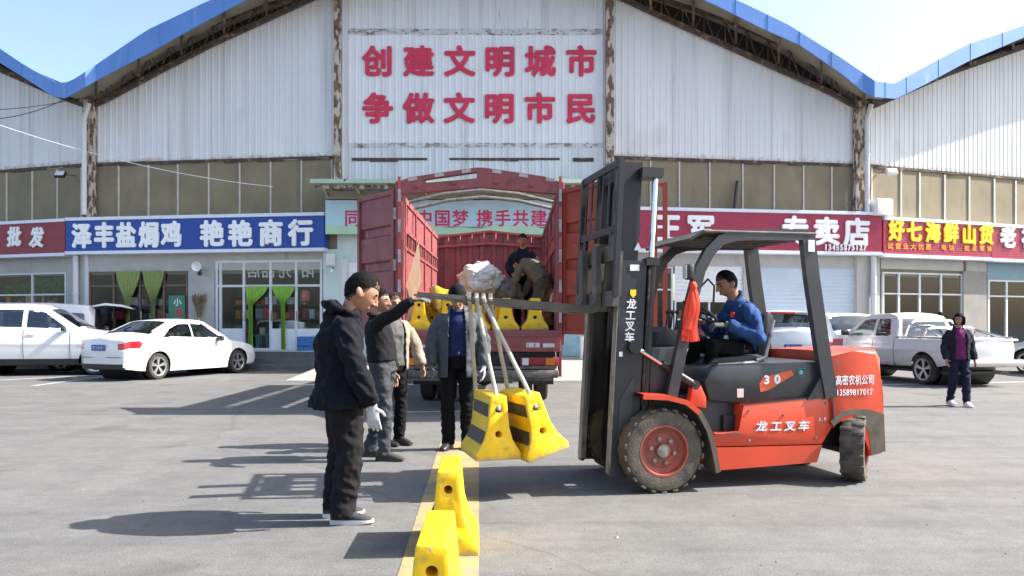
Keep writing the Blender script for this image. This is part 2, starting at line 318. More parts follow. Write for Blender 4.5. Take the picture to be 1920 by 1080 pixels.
# ---------------------------------------------------------------- lettering
_gl = {}
def glyph(ch):
    if ch not in _gl:
        c = bpy.data.curves.new('glyph', 'FONT'); c.body = ch; c.resolution_u = 3
        o = bpy.data.objects.new('glyph', c); col.objects.link(o); dg = bpy.context.evaluated_depsgraph_get()
        me = bpy.data.meshes.new_from_object(o.evaluated_get(dg)); bpy.data.objects.remove(o); bpy.data.curves.remove(c)
        _gl[ch] = me
    return _gl[ch]
def lettering(name, items, fn, mat, parent, th=.03, bold=.02, shear=0, base=0.):
    """items: (char, centre_a, centre_b, width, height) in surface coords; fn(a,b,t) -> point; raised strokes, thickened by staggered layers"""
    mb = MB()
    for ch, a, b, wd, ht in items:
        if ch == ' ': continue
        me = glyph(ch); xs = [v.co.x for v in me.vertices]
        if not xs: continue
        if ord(ch) > 0x2e80: cx, cy, k = .5, .38, .96
        else: cx, cy, k = (min(xs) + max(xs)) / 2, .35, .75
        sh = [(0, 0)] if bold < .008 else ([(0, 0), (bold, 0), (-bold, 0), (0, bold), (0, -bold)] if bold < .03 else [(0, 0)] + [(bold * math.cos(q * .785), bold * math.sin(q * .785)) for q in range(8)])
        ec = {}
        for p in me.polygons:
            for e in p.edge_keys: ec[e] = ec.get(e, 0) + 1
        for li, (sx, sy) in enumerate(sh):
            pt = lambda co, t: fn(a + ((co.x + sx - cx) / k + shear * (co.y + sy - cy) / k) * wd, b + (co.y + sy - cy) / k * ht, t)
            tt = base + th - li * .0006
            v = [mb.bm.verts.new(pt(q.co, tt)) for q in me.vertices]
            for p in me.polygons: mb.f([v[i] for i in p.vertices])
            if th >= .01:
                for (i, j), n in ec.items():
                    if n == 1: mb.f([v[i], v[j], mb.bm.verts.new(pt(me.vertices[j].co, base)), mb.bm.verts.new(pt(me.vertices[i].co, base))])
    return mb.build(name, mat, parent, smooth=None, recalc=False)
def row(s, a0, pitch, b, wd, ht): return [(c, a0 + i * pitch, b, wd, ht) for i, c in enumerate(s)]
# ================================================================ GROUND
mb = MB(); mb.grid([[V((x, y, 0)) for y in (-400, -60, -10, 0, 4, 8, 12, 16, 20, 30, 80, 500)] for x in (-500, -60, -15, -6, 0, 6, 15, 60, 500)])
tag(mb.build('ground', M['asphalt'], smooth=None), kind='structure')
def strip(name, quads, mat, z=.004):
    mb = MB()
    for q in quads: mb.f([mb.bm.verts.new((p[0], p[1], z)) for p in q])
    return tag(mb.build(name, mat, smooth=None), kind='structure')
yl = lambda y: -.0413 * y
strip('road_marking', [[(yl(1) - .45, 1), (yl(1), 1), (yl(9.4), 9.4), (yl(9.4) - .45, 9.4)]], M['line_yellow'])
def gl(px0, py0, px1, py1, wd=.11):
    a, b = gp(px0, py0), gp(px1, py1); n = V((-(b - a).y, (b - a).x, 0)).normalized() * wd / 2
    return [a - n, b - n, b + n, a + n]
strip('parking_line', [gl(-60, 716, 215, 702), gl(480, 697, 585, 694), gl(690, 774, 900, 771), gl(1640, 722, 1930, 716), gl(215, 703, 60, 724, .1)], M['line_white'])
mb = MB()
for i in range(420):
    Y = 3.3 + 18 * rnd.random() ** 1.6; X = rnd.uniform(-.66, .66) * Y; s = rnd.uniform(.004, .011) * (1.6 if rnd.random() < .08 else 1)
    v = [mb.bm.verts.new((X + s * rnd.uniform(.5, 1.2) * math.cos(a + i), Y + s * rnd.uniform(.5, 1.2) * math.sin(a + i), .001)) for a in (0, 1.6, 3.1, 4.7)]; t_ = mb.bm.verts.new((X, Y, s * .8))
    for k in range(4): mb.mi = i % 3; mb.f([v[k], v[(k + 1) % 4], t_])
tag(mb.build('gravel', [M['asphalt'], M['steps'], M['concrete']], smooth=None), kind='stuff')
# ================================================================ MARKET HALL
FP = [(-13.32 - .951 * 14, 25.13 + .309 * 14), (-13.32, 25.13), (-5.25, 24.0), (2.96, 24.0), (11.22, 25.31), (11.22 + .94 * 14, 25.31 + .342 * 14)]
SEG = []
for i in range(5):
    a, b = V((*FP[i], 0)), V((*FP[i + 1], 0)); t = (b - a).normalized(); SEG.append((a, b, t, V((t.y, -t.x, 0))))
EDGE = [-1e9] + [960 + FPX * p[0] / p[1] for p in FP[1:5]] + [1e9]
def seg_of(px):
    for i in range(5):
        if px <= EDGE[i + 1] + 1e-6: return i
def U(px, off=0, si=None, z=0.):
    """point on the facade (offset outwards) that lies in image column px"""
    a, b, t, n = SEG[seg_of(px) if si is None else si]; a = a + n * off; k = (px - 960) / FPX
    s = (k * a.y - a.x) / (t.x - k * t.y); p = a + t * s; p.z = z; return p
def zof(px, py, off=0, si=None):
    return CAMH + (HOR - py) / FPX * U(px, off, si).y
def fbox(mb, px0, px1, z0, z1, o0, o1, bev=0):
    si = seg_of((px0 + px1) / 2); n = SEG[si][3]; a, b = U(px0, o1, si), U(px1, o1, si); d = n * (o1 - o0)
    q = [a, b, b - d, a - d]; mb.hexa([V((p.x, p.y, z0)) for p in q] + [V((p.x, p.y, z1)) for p in q], bev)
hall = thing('market_hall', 'long pale market hall with scalloped blue roof edge, painted slogan and row of shop fronts', 'market hall', (-1, 24.5, 0))
HM = Matrix.Translation(-hall.location)
_ob = MB.build
def hb(mb, name, mat, **k):
    for v in mb.bm.verts: v.co = v.co - hall.location
    return mb.build(name, mat, hall, **k)
ZW = 6.4
import bisect
def interp(tab, x):
    xs = [p[0] for p in tab]; i = min(max(bisect.bisect(xs, x), 1), len(xs) - 1); (x0, y0), (x1, y1) = tab[i - 1], tab[i]
    return y0 + (y1 - y0) * (x - x0) / (x1 - x0)
WT = [(-700, -180), (-300, -20), (0, 137), (120, 190), (165, 206), (192, 196), (289, 144), (400, 87), (592, 0), (700, -40), (876, -70), (1050, -42), (1160, 0), (1260, 46), (1397, 107), (1556, 178), (1600, 202), (1625, 210), (1645, 202), (1778, 144), (1920, 94), (2100, 30), (2600, -150)]
FT = [(-700, -160), (-300, -45), (-150, 15), (0, 91), (52, 126), (107, 155), (130, 154), (185, 118), (274, 57), (389, 2), (600, -75), (780, -112), (880, -122), (980, -112), (1160, -78), (1386, 2), (1478, 46), (1575, 107), (1641, 152), (1677, 157), (1741, 122), (1815, 83), (1920, 48), (2100, -10), (2300, -60), (2700, -190)]
FB = [(-700, -128), (-300, -14), (-150, 44), (0, 118), (52, 150), (100, 181), (122, 184), (185, 148), (281, 98), (370, 48), (455, 2), (600, -42), (780, -80), (880, -90), (980, -80), (1160, -48), (1327, 2), (1427, 52), (1501, 85), (1582, 141), (1630, 181), (1682, 185), (1741, 155), (1815, 115), (1920, 70), (2100, 18), (2300, -30), (2700, -158)]
def wall_top(px): return zof(px, interp(WT, px))
# ---- corrugated cladding: real ribs
for si, nm in ((0, 'wall_cladding'), (1, 'wall_cladding'), (2, 'wall_cladding'), (3, 'wall_cladding'), (4, 'wall_cladding')):
    a, b, t, n = SEG[si]; L = (b - a).length; mb = MB(); rows = []
    k = 0; s = 0; pitch = .20
    while s < L:
        for ds, off in ((0, 0), (.13, 0), (.15, .013), (.185, .013)):
            if s + ds > L: break
            p = a + t * (s + ds) + n * off; px = 960 + FPX * p.x / p.y
            zt = wall_top(px) + .02
            zb = (ZW if si != 2 else 4.95) + rnd.uniform(-.015, .015)
            rows.append([V((p.x, p.y, z)) for z in (zb, (zb + zt) / 2, zt)])
        s += pitch
    mb.grid(rows); o = hb(mb, nm, M['white_clad2' if si == 2 else 'white_clad'], smooth=None)
# ---- repainted slogan panel (a thin painted skin standing on the ribs)
mb = MB(); a, b, t, n = SEG[2]; rows = []; s = 0; L = (b - a).length
while s < L - .2:
    for ds, off in ((0, 0), (.13, 0), (.15, .013), (.185, .013)):
        p = a + t * (s + ds) + n * (off + .004); px = 960 + FPX * p.x / p.y
        if px < 652 or px > 1132: continue
        wob = .03 * noise.noise(V((s * 3, 0, 0)))
        rows.append([V((p.x, p.y, z)) for z in (zof(900, 272) + wob, zof(900, 62) + wob)])
    s += .20
mb.grid(rows); hb(mb, 'slogan_panel', M['repaint'], smooth=None)
for za, zb in ((zof(900, 66), zof(900, 54)), (zof(900, 277), zof(900, 268))):
    mb = MB(); rows = []; s = 0
    while s < L - .2:
        for ds, off in ((0, 0), (.13, 0), (.15, .013), (.185, .013)):
            p = a + t * (s + ds) + n * (off + .008); px = 960 + FPX * p.x / p.y
            if 650 < px < 1134: wob = .03 * noise.noise(V((s * 2.2, 3, 0))); rows.append([V((p.x, p.y, z)) for z in (za + wob, zb + wob)])
        s += .20
    mb.grid(rows); hb(mb, 'grime_band', M['grime'], smooth=None)
fn = lambda a_, b_, t_: V((a_, 24 - .034 - t_, b_)) - hall.location
Xof = lambda px: (px - 960) / FPX * 23.97
items = []
for s_, py, pxs in (('创建文明城市', 115, (708, 785, 862, 937, 1013, 1090)), ('争做文明市民', 203, (708, 785, 861, 936, 1012, 1089))):
    for ch, px in zip(s_, pxs): items.append((ch, Xof(px), zof(px, py), .90, .90))
lettering('slogan_lettering', items, fn, M['letter_red'], hall, th=.012, bold=.038)
# dark drip edges / flashing between cladding and beige strip
for si in range(5):
    a, b, t, n = SEG[si]; mb = MB(); z = ZW if si != 2 else 6.33
    L = (b - a).length; s = 0
    while s < L:
        d = rnd.uniform(.25, .9); h = rnd.uniform(.05, .11)
        if not (si == 2 and rnd.random() < .45):
            p, q = a + t * s - n * .02, a + t * min(L, s + d) - n * .02
            mb.hexa([V((*k.xy, zz_)) for zz_ in (z - h, z + .01) for k in (p, q, q + n * .045, p + n * .045)])
        s += d
    hb(mb, 'rusted_flashing', M['rust_dark'], smooth=None)
# ---- beige strip below the cladding with seams
for si, rng in ((0, [-260, -130, -20, 12, 60, 107, 152]), (1, [175, 222, 278, 333, 391, 449, 507, 565, 622]), (3, [1160, 1220, 1274, 1331, 1393, 1452, 1507, 1560, 1612]), (4, [1635, 1690, 1725, 1772, 1818, 1865, 1905, 1960, 2080, 2200])):
    mb = MB(); a, b, t, n = SEG[si]
    p0, p1 = (U(rng[0], 0, si), b) if si in (0,) else ((a, U(rng[-1], 0, si)) if si == 4 else (a, b))
    mb.hexa([V((*(q).xy, z)) for z in (2.9, ZW - .06) for q in (p0 - n * .2, p1 - n * .2, p1 - n * .02, p0 - n * .02)])
    hb(mb, 'beige_panel_strip', M['beige'], smooth=None)
    mb = MB()
    for px in rng: fbox(mb, px - 1.3, px + 1.3, 4.3, ZW - .1, -.02, .012)
    hb(mb, 'panel_seam', M['beige_seam'], smooth=None)
# centre wall behind the canopy
mb = MB(); a, b, t, n = SEG[2]; mb.hexa([V((*(q).xy, z)) for z in (0, 4.98) for q in (a - n * .25, b - n * .25, b - n * .03, a - n * .03)]); hb(mb, 'entrance_wall', M['mint'], smooth=None)
# ---- columns, downpipes
for px, si, wd, zt in ((632, 2, 13, 12.2), (1144, 2, 15, 12.2), (165, 1, 18, 8.35), (1615, 3, 20, 8.35)):
    mb = MB(); fbox(mb, px - wd / 2, px + wd / 2, 4.6 if wd > 14 else 4.95, zt, .03, .22, .012)
    hb(mb, 'column', M['rust'], smooth=None)
for px, zt in ((158, 8.2), (1626, 8.2)):
    mb = MB(); p = U(px, .3); mb.tube([V((p.x, p.y, 4.75)), V((p.x, p.y, zt - .5)), V((p.x + (.15 if px < 900 else .12), p.y + .0, zt))], .075, 12)
    for z in (5.3, 6.6, 7.6): mb.tube([V((p.x, p.y, z)), V((p.x, p.y, z + .05))], .088, 12)
    hb(mb, 'downpipe', M['frame_white'])
# ---- roof: fascia, sheets, truss, brackets
OFF = 1.3
def roofpt(px, tab, off):
    si = seg_of(px); p = U(px, off); return V((p.x, p.y, zof(px, interp(tab, px), off)))
KX = sorted(set([-700, -300, -150] + list(range(-60, 2000, 20)) + [107, 125, 1641, 1660, 1677, 2100, 2300, 2700]))
front = [(roofpt(px, FT, OFF), roofpt(px, FB, OFF)) for px in KX]
mb = MB(); P = []
for i, (T, B) in enumerate(front):
    n = SEG[seg_of(KX[i])][3]; P.append([B - n * .04, B, T + V((0, 0, .0)), T - n * .04])
mb.grid(P)
hb(mb, 'fascia', M['blue_fascia'], smooth=20)
mb = MB()
for i in range(2, len(KX) - 2, 3):
    T, B = front[i]; n = SEG[seg_of(KX[i])][3]; j = rnd.choice((0, .015)); mb.beam(B + n * .004, T + n * .004 + V((0, 0, .012 + j * .6)), .012, .012, n)
hb(mb, 'fascia_seam', M['blue_fascia'], smooth=None)
mb = MB(); up, lo = [], []
for i, (T, B) in enumerate(front):
    n = SEG[seg_of(KX[i])][3]; m = T.lerp(B, .3)
    d = V(((-.16, 1, 0), (-.05, 1, 0), (0, 1, 0), (.05, 1, 0), (.16, 1, 0))[seg_of(KX[i])])
    up.append([m - n * .05 + V((0, 0, .12)), m - n * .05 + d * 1.6 + V((0, 0, .10)), m - n * .05 + d * 7 + V((0, 0, -.1))])
    lo.append([m - n * .05, m - n * .05 + d * 1.6 + V((0, 0, .0)), m - n * .05 + d * 7 + V((0, 0, -.2))])
mb.grid(up); mb.mi = 1; mb.grid(lo); hb(mb, 'roof', [M['blue_fascia'], M['soffit']], smooth=20)
# truss in the plane of the wall: bottom chord on the wall top, top chord under the roof
def chord(off, f, xs): return [f(px, off) for px in xs]
mb = MB(); mbt = MB(); bk = MB()
XS = [px for px in KX if -320 < px < 2320]
def low(px): p = U(px, .12); p.z = zof(px, interp(WT, px)) + .05; return p
def high(px):
    p = U(px, .12); q = roofpt(px, FB, OFF); T = roofpt(px, FT, OFF); p.z = max(q.lerp(T, .7).z - .1, zof(px, interp(WT, px)) + .12); return p
for i in range(len(XS) - 1):
    if any(abs(XS[i] + 10 - e) < 14 for e in (EDGE[1], EDGE[4])): pass
    a, b = low(XS[i]), low(XS[i + 1]); mbt.beam(a, b, .12, .13)
    a2, b2 = high(XS[i]), high(XS[i + 1]); mbt.beam(a2, b2, .1, .1)
    n = SEG[seg_of(XS[i])][3]
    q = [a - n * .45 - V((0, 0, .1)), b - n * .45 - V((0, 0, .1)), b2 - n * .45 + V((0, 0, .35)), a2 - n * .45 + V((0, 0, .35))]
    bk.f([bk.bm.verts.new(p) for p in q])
    if i % 2 == 0 and i + 2 < len(XS):
        m = high(XS[i + 1]); c = low(XS[i + 2])
        if (m - a).length < 3: mbt.tube([a, m, c], .026, 6); mbt.tube([low(XS[i + 1]), m], .022, 6)
    if i % 4 == 0:
        f = roofpt(XS[i], FB, OFF - .08); f.z += .1; g = high(XS[i]); l = low(XS[i])
        mbt.beam(g + V((0, 0, .02)), f + V((0, 0, .06)), .09, .14); mbt.beam(l.lerp(g, .25), f - V((0, 0, .02)), .08, .08)
hb(mbt, 'roof_truss', M['rust_dark'], smooth=None); hb(bk, 'truss_shade_sheet', M['dark'], smooth=None)  # dark sheet puts the shade of the open roof space into colour
# ---- platform and steps
for si in (0, 1, 3, 4):
    a, b, t, n = SEG[si]; mb = MB()
    e0, e1 = (a, b)
    if si == 1: e1 = U(655, 0, 2) if False else b
    for k, (o, z) in enumerate(((.95, .18), (.65, .36), (.35, .53))):
        mb.hexa([V((*(q).xy, zz)) for zz in (0 if k == 0 else [.18, .36][k - 1] - .01, z) for q in (e0 - n * .3, e1 - n * .3, e1 + n * o, e0 + n * o)])
    mb.mi = 1; mb.hexa([V((*(q).xy, zz)) for zz in (.53, .565) for q in (e0 - n * .3, e1 - n * .3, e1 + n * .37, e0 + n * .37)])
    o = hb(mb, 'shop_steps', [M['steps'], M['tilewhite']], smooth=None)
mb = MB(); a, b, t, n = SEG[2]
mb.hexa([V((a.x + .2, 23.98, -.05)), V((b.x + .4, 23.98, -.05)), V((b.x + .8, 19.2, -.05)), V((a.x - .2, 19.2, -.05)), V((a.x + .2, 23.98, .38)), V((b.x + .4, 23.98, .38)), V((b.x + .8, 19.2, .008)), V((a.x - .2, 19.2, .008))])
tag(mb.build('entrance_pavement', M['concrete'], smooth=None), kind='structure')
# ---- shop fronts
def quadwall(name, px0, px1, z0, z1, o0, o1, mat, bev=0):
    mb = MB(); fbox(mb, px0, px1, z0, z1, o0, o1, bev); return hb(mb, name, mat, smooth=None)
zz = lambda px, py: zof(px, py)
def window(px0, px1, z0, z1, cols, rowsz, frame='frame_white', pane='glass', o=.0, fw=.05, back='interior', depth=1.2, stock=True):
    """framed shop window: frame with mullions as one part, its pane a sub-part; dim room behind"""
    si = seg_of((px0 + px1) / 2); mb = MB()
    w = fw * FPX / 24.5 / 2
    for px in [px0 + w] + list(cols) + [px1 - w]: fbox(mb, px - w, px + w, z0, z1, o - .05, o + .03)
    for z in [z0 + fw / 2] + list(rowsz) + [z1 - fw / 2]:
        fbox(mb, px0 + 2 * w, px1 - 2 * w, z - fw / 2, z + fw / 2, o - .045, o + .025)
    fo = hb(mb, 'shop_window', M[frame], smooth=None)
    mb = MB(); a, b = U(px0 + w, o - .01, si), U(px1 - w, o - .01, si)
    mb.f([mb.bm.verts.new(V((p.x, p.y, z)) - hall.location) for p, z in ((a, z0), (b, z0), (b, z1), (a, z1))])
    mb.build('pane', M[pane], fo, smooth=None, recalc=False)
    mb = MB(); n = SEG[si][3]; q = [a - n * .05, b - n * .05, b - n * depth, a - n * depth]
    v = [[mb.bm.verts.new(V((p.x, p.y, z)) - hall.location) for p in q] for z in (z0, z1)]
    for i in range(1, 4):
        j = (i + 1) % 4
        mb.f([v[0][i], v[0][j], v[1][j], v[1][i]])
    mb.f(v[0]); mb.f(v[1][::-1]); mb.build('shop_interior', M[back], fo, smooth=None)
    g = MB(); L_ = (b - a).length; t_ = SEG[si][2]
    for zs in (z0 + .45, z0 + .95, z0 + 1.4) if stock else ():
        if zs > z1 - .3: continue
        c_ = (a + b) / 2 - n * (depth - .25) - hall.location; g.mi = 0; g.box((c_.x, c_.y, zs), (L_ * .9, .35, .03), Matrix((t_, -n, V((0, 0, 1)))).transposed())
        s_ = -L_ * .44
        while s_ < L_ * .42:
            wd = rnd.uniform(.08, .26); ht = rnd.uniform(.12, .34); g.mi = rnd.randrange(1, 7); q_ = c_ + t_ * (s_ + wd / 2); s_ += wd + (rnd.uniform(.02, .25) if rnd.random() < .4 else .01)
            if rnd.random() < .8: g.box((q_.x, q_.y, zs + .02 + ht / 2), (wd, .25, ht), Matrix((t_, -n, V((0, 0, 1)))).transposed())
    if stock: g.build('stocked_shelf', [M['frame_brown'], M['letter_red'], M['white'], M['wood'], M['teal'], M['letter_orange'], M['darkbag']], fo, smooth=None)
    return fo
def curtain(px0, px1, pxk, wk, ztop, zk, zbot, mat, label, o=.09):
    """hanging cloth gathered to a tail, with pleats"""
    si = seg_of(px0); n = SEG[si][3]; mb = MB(); rows = []
    A, B, K = U(px0, o, si), U(px1, o, si), U(pxk, o, si); t = SEG[si][2]; c0 = K - t * wk / 2; c1 = K + t * wk / 2
    NZ = 18; NX = 26
    for i in range(NZ):
        f = i / (NZ - 1); z = ztop + (zbot - ztop) * f; kf = min(1, max(0, (ztop - z) / (ztop - zk))); kf = kf ** 1.5
        a, b = A.lerp(c0, kf), B.lerp(c1, kf); r = []
        for j in range(NX):
            g = j / (NX - 1); p = a.lerp(b, g) + n * (.02 * math.sin(g * 37 + 1.3 * math.sin(f * 4)) * (.4 + kf)); r.append(V((p.x, p.y, z)))
        rows.append(r)
    mb.grid(rows); o_ = mb.build('curtain', M[mat]); tag(o_, label, 'curtain', 'green curtains in the shop doorways'); return o_
# header walls over the shops
for px0, px1 in ((-200, 163), (167, 608)): quadwall('shop_header', px0, px1, 3.0, 3.6, -.12, .02, M['tile'])
for px0, px1 in ((1146, 1606), (1652, 1806), (1812, 1850)): quadwall('shop_header', px0, px1, 3.12, 3.6, -.12, .02, M['tile'])
quadwall('shop_header', 1851, 2100, 2.85, 3.6, -.12, .025, M['teal'])
# left wing shop (behind the white cars)
window(-120, 124, .56, 3.0, [-40, 60], [1.95, 2.3]); quadwall('shop_pillar', 125, 158, .56, 3.6, -.12, .06, M['tile'])
quadwall('shop_pillar', 158.5, 165, .56, 3.6, -.1, .05, M['frame_white'])
# shop B
window(166, 352, .56, 3.0, [213, 262, 307], [2.55], frame='frame_brown'); quadwall('shop_pillar', 353, 402, .56, 3.0, -.12, .06, M['tile'])
# shop C
window(404, 604, .56, 3.3, [413, 457, 507, 555], [2.52], fw=.07); quadwall('shop_pillar', 606, 640, .56, 3.6, -.12, .05, M['mint'])
for px0, px1 in ((414, 456), (509, 554), (557, 601)): quadwall('window_apron', px0, px1, .57, 1.22, .0, .028, M['white'])
mf = lambda si: (lambda a_, b_, t_: U(a_, t_, si) + V((0, 0, b_)) - hall.location)
lettering('window_lettering', [(ch, px, zz(px, 508), -24, .42) for ch, px in (('店', 475), ('品', 503), ('光', 535), ('阳', 577))], mf(1), M['tile'], hall, th=.002, bold=.02, base=.012)
# doorway by the entrance and entrance walls
quadwall('door_frame', 640, 652, .4, 3.3, -.02, .06, M['frame_white']); quadwall('door_leaf', 653, 672, .4, 3.2, -.02, .03, M['white'])
quadwall('blue_skirting', 1056, 1140, .4, 1.35, -.02, .03, pm('faded_blue_wall', (.28, .48, .54), .6, var=.15, vs=4))
mb = MB(); mb.tube([V((2.05, 23.5, .3)), V((2.05, 23.5, 1.0))], .06, 10); o = mb.build('bollard', M['white']); tag(o, 'short white post standing by the pale blue wall behind the truck', 'bollard')
# right-hand shops
def shutter(px0, px1, z0, z1, mat):
    mb = MB(); si = seg_of(px0); a, b = U(px0, .0, si), U(px1, .0, si); n = SEG[si][3]; rows = []
    z = z0
    while z < z1:
        for dz, o in ((0, 0), (.05, 0), (.06, .018), (.10, .018), (.11, 0)):
            rows.append([a + n * o + V((0, 0, min(z + dz, z1))), b + n * o + V((0, 0, min(z + dz, z1)))])
        z += .12
    mb.grid(rows); return hb(mb, 'roller_shutter', M[mat], smooth=None)
window(1160, 1262, .56, 3.1, [1195, 1230], [2.4]); quadwall('shop_pillar', 1146, 1159, .56, 3.12, -.12, .05, M['tile'])
shutter(1265, 1393, 2.1, 3.12, 'white'); window(1265, 1393, .56, 2.08, [1300, 1330, 1362], [1.5])
quadwall('shop_pillar', 1394, 1408, .56, 3.12, -.12, .06, M['tile']); shutter(1409, 1606, .56, 3.12, 'shutter')
quadwall('shop_pillar', 1607, 1650, .56, 3.6, -.12, .05, M['tile'])
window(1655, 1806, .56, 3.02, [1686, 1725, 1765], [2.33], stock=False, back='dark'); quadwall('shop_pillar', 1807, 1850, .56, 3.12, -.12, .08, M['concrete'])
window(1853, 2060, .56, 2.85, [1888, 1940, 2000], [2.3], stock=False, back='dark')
for px in (142, 1638):
    mb = MB(); p = U(px, .16); mb.tube([V((p.x, p.y, .5)), V((p.x, p.y, 3.5))], .085, 12)
    for z in (1.4, 2.3): mb.tube([V((p.x, p.y, z)), V((p.x, p.y, z + .05))], .1, 12)
    hb(mb, 'downpipe', M['frame_white'])
# wall above signs closing the gap behind them
# ---- curtains, plants in the windows
curtain(217, 263, 240, .10, 3.0, 2.05, .9, 'curtain2', 'olive green curtain tied in a tail, left half of the first doorway pair', .1)
curtain(267, 308, 287, .10, 3.0, 2.05, .9, 'curtain2', 'olive green curtain tied in a tail, right half of the first doorway pair', .1)
curtain(460, 503, 470, .12, 2.5, 1.95, .62, 'curtain', 'bright lime curtain gathered to the side of the open shop door', .1)
curtain(509, 553, 531, .12, 2.5, 2.0, .60, 'curtain', 'bright lime curtain hanging over the closed shop door', .1)
mb = MB()
for i in range(420):
    px = rnd.uniform(8, 122); z = rnd.uniform(2.36, 2.42 + .45 * (.3 + .7 * px / 122)); p = U(px, -.12 - rnd.random() * .1); c = V((p.x, p.y, z)); s = rnd.uniform(.05, .1)
    d = V((rnd.gauss(0, 1), rnd.gauss(0, 1) * .4, rnd.gauss(0, 1))).normalized(); e = d.orthogonal().normalized()
    mb.f([mb.bm.verts.new(c + q) for q in (d * s, e * s * .4, -d * s, -e * s * .4)])
o = mb.build('window_plant', M['green_leaf'], smooth=None); tag(o, 'row of green leafy plants along the upper window of the wholesale shop', 'plant')
# ---- shop signs
def sign(name, label, pxa, pxb, z0, z1, mat, off=.36, trim=.10, ribs=True, siA=None, siB=None):
    A, B = U(pxa, off, siA), U(pxb, off, siB); t = (B - A).normalized(); n = V((t.y, -t.x, 0)); c = (A + B) / 2
    root = thing(name, label, 'shop sign', (c.x, c.y, z0)); L = (B - A).length; H = z1 - z0
    loc = lambda a, b, d: t * a + n * d + V((0, 0, b))
    mb = MB(); mb.prism([(-L / 2, trim), (L / 2, trim), (L / 2, H - trim), (-L / 2, H - trim)], lambda a, b, d: loc(a, b, d), -.3, 0)
    if ribs:
        z = trim + .03
        while z < H - trim - .03:
            mb.prism([(-L / 2 + .01, z), (L / 2 - .01, z), (L / 2 - .01, z + .045), (-L / 2 + .01, z + .045)], lambda a, b, d: loc(a, b, d), 0, .012); z += .075
    mb.build('sign_board', M[mat], root, smooth=None)
    mb = MB()
    for b0, b1 in ((0, trim), (H - trim, H)): mb.prism([(-L / 2, b0), (L / 2, b0), (L / 2, b1), (-L / 2, b1)], lambda a, b, d: loc(a, b, d), -.3, .06, .008)
    mb.build('sign_trim', M['sign_trim'], root, smooth=None)
    def pxa_(px):  # image column -> sign coordinate
        k = (px - 960) / FPX; s = (k * A.y - A.x) / (t.x - k * t.y); return s - L / 2
    zf = lambda px, py: CAMH + (HOR - py) / FPX * (A + t * (pxa_(px) + L / 2)).y - z0
    return root, loc, pxa_, zf
root, loc, pa, zf = sign('shop_sign', 'long royal blue ribbed sign with white brush characters', 123.5, 608, 3.52, 4.67, 'blue_sign', siA=0, siB=1)
it = [(ch, pa(px), zf(px, py), .64, .76) for ch, px, py in (('泽', 155, 442), ('丰', 197, 441), ('盐', 238, 441), ('焗', 281, 440), ('鸡', 323, 439))]
it += [(ch, pa(px), zf(px, py), .74, .76) for ch, px, py in (('艳', 399, 438), ('艳', 452, 438), ('商', 509, 437), ('行', 565, 436))]
lettering('sign_lettering', it, loc, M['letter_white'], root, th=.06, bold=.045, base=.012)
root, loc, pa, zf = sign('shop_sign', 'dark red wholesale sign with slanted white characters left of the blue sign', -190, 122.5, 3.48, 4.65, 'red_sign', siA=0, siB=0)
lettering('sign_lettering', [(ch, pa(px), zf(px, py), .55, .62) for ch, px, py in (('批', 29, 444), ('发', 71, 445))] + [('品', pa(-15), zf(-15, 445), .55, .6)], loc, M['letter_white'], root, th=.05, bold=.04, shear=.12, base=.012)
root, loc, pa, zf = sign('shop_sign', 'maroon sign with large white characters and a phone number above the closed shutters', 1128, 1653, 3.5, 4.85, 'maroon_sign', siA=2, siB=3)
lettering('sign_lettering', [(ch, pa(px), zf(px, py), .86, .86) for ch, px, py in (('王', 1250, 428), ('军', 1313, 430), ('专', 1490, 432), ('卖', 1548, 434), ('店', 1605, 435))] + [(c_, pa(1547 + i * 7.3), zf(1547 + i * 7.3, 464), .13, .19) for i, c_ in enumerate('13455875127')], loc, M['letter_white'], root, th=.05, bold=.04, base=.012)
root, loc, pa, zf = sign('shop_sign', 'red sign with yellow seafood shop characters and small orange line below', 1656, 1858, 3.46, 4.72, 'maroon_sign', siA=4, siB=4)
lettering('sign_lettering', [(ch, pa(px), zf(px, py), .60, .64) for ch, px, py in zip('好七海鲜山货', (1679, 1712, 1747, 1781, 1815, 1847), (432, 434, 436, 437, 440, 440))], loc, M['letter_yellow'], root, th=.05, bold=.05, base=.012)
lettering('small_lettering', [(ch, pa(1668 + i * 14.3), zf(1668 + i * 14.3, 461.5 + i * .35), .23, .2) for i, ch in enumerate('试营业大优惠 电话 批发零售')], loc, M['letter_orange'], root, th=.02, bold=.03, base=.012)
root, loc, pa, zf = sign('shop_sign', 'red sign with white characters at the picture edge beside the yellow lettered sign', 1859, 2080, 3.44, 4.70, 'maroon_sign', siA=4, siB=4)
lettering('sign_lettering', [(ch, pa(px), zf(px, py), .68, .72) for ch, px, py in (('老', 1888, 444), ('福', 1928, 446), ('家', 1968, 448))], loc, M['letter_white'], root, th=.05, bold=.045, base=.012)
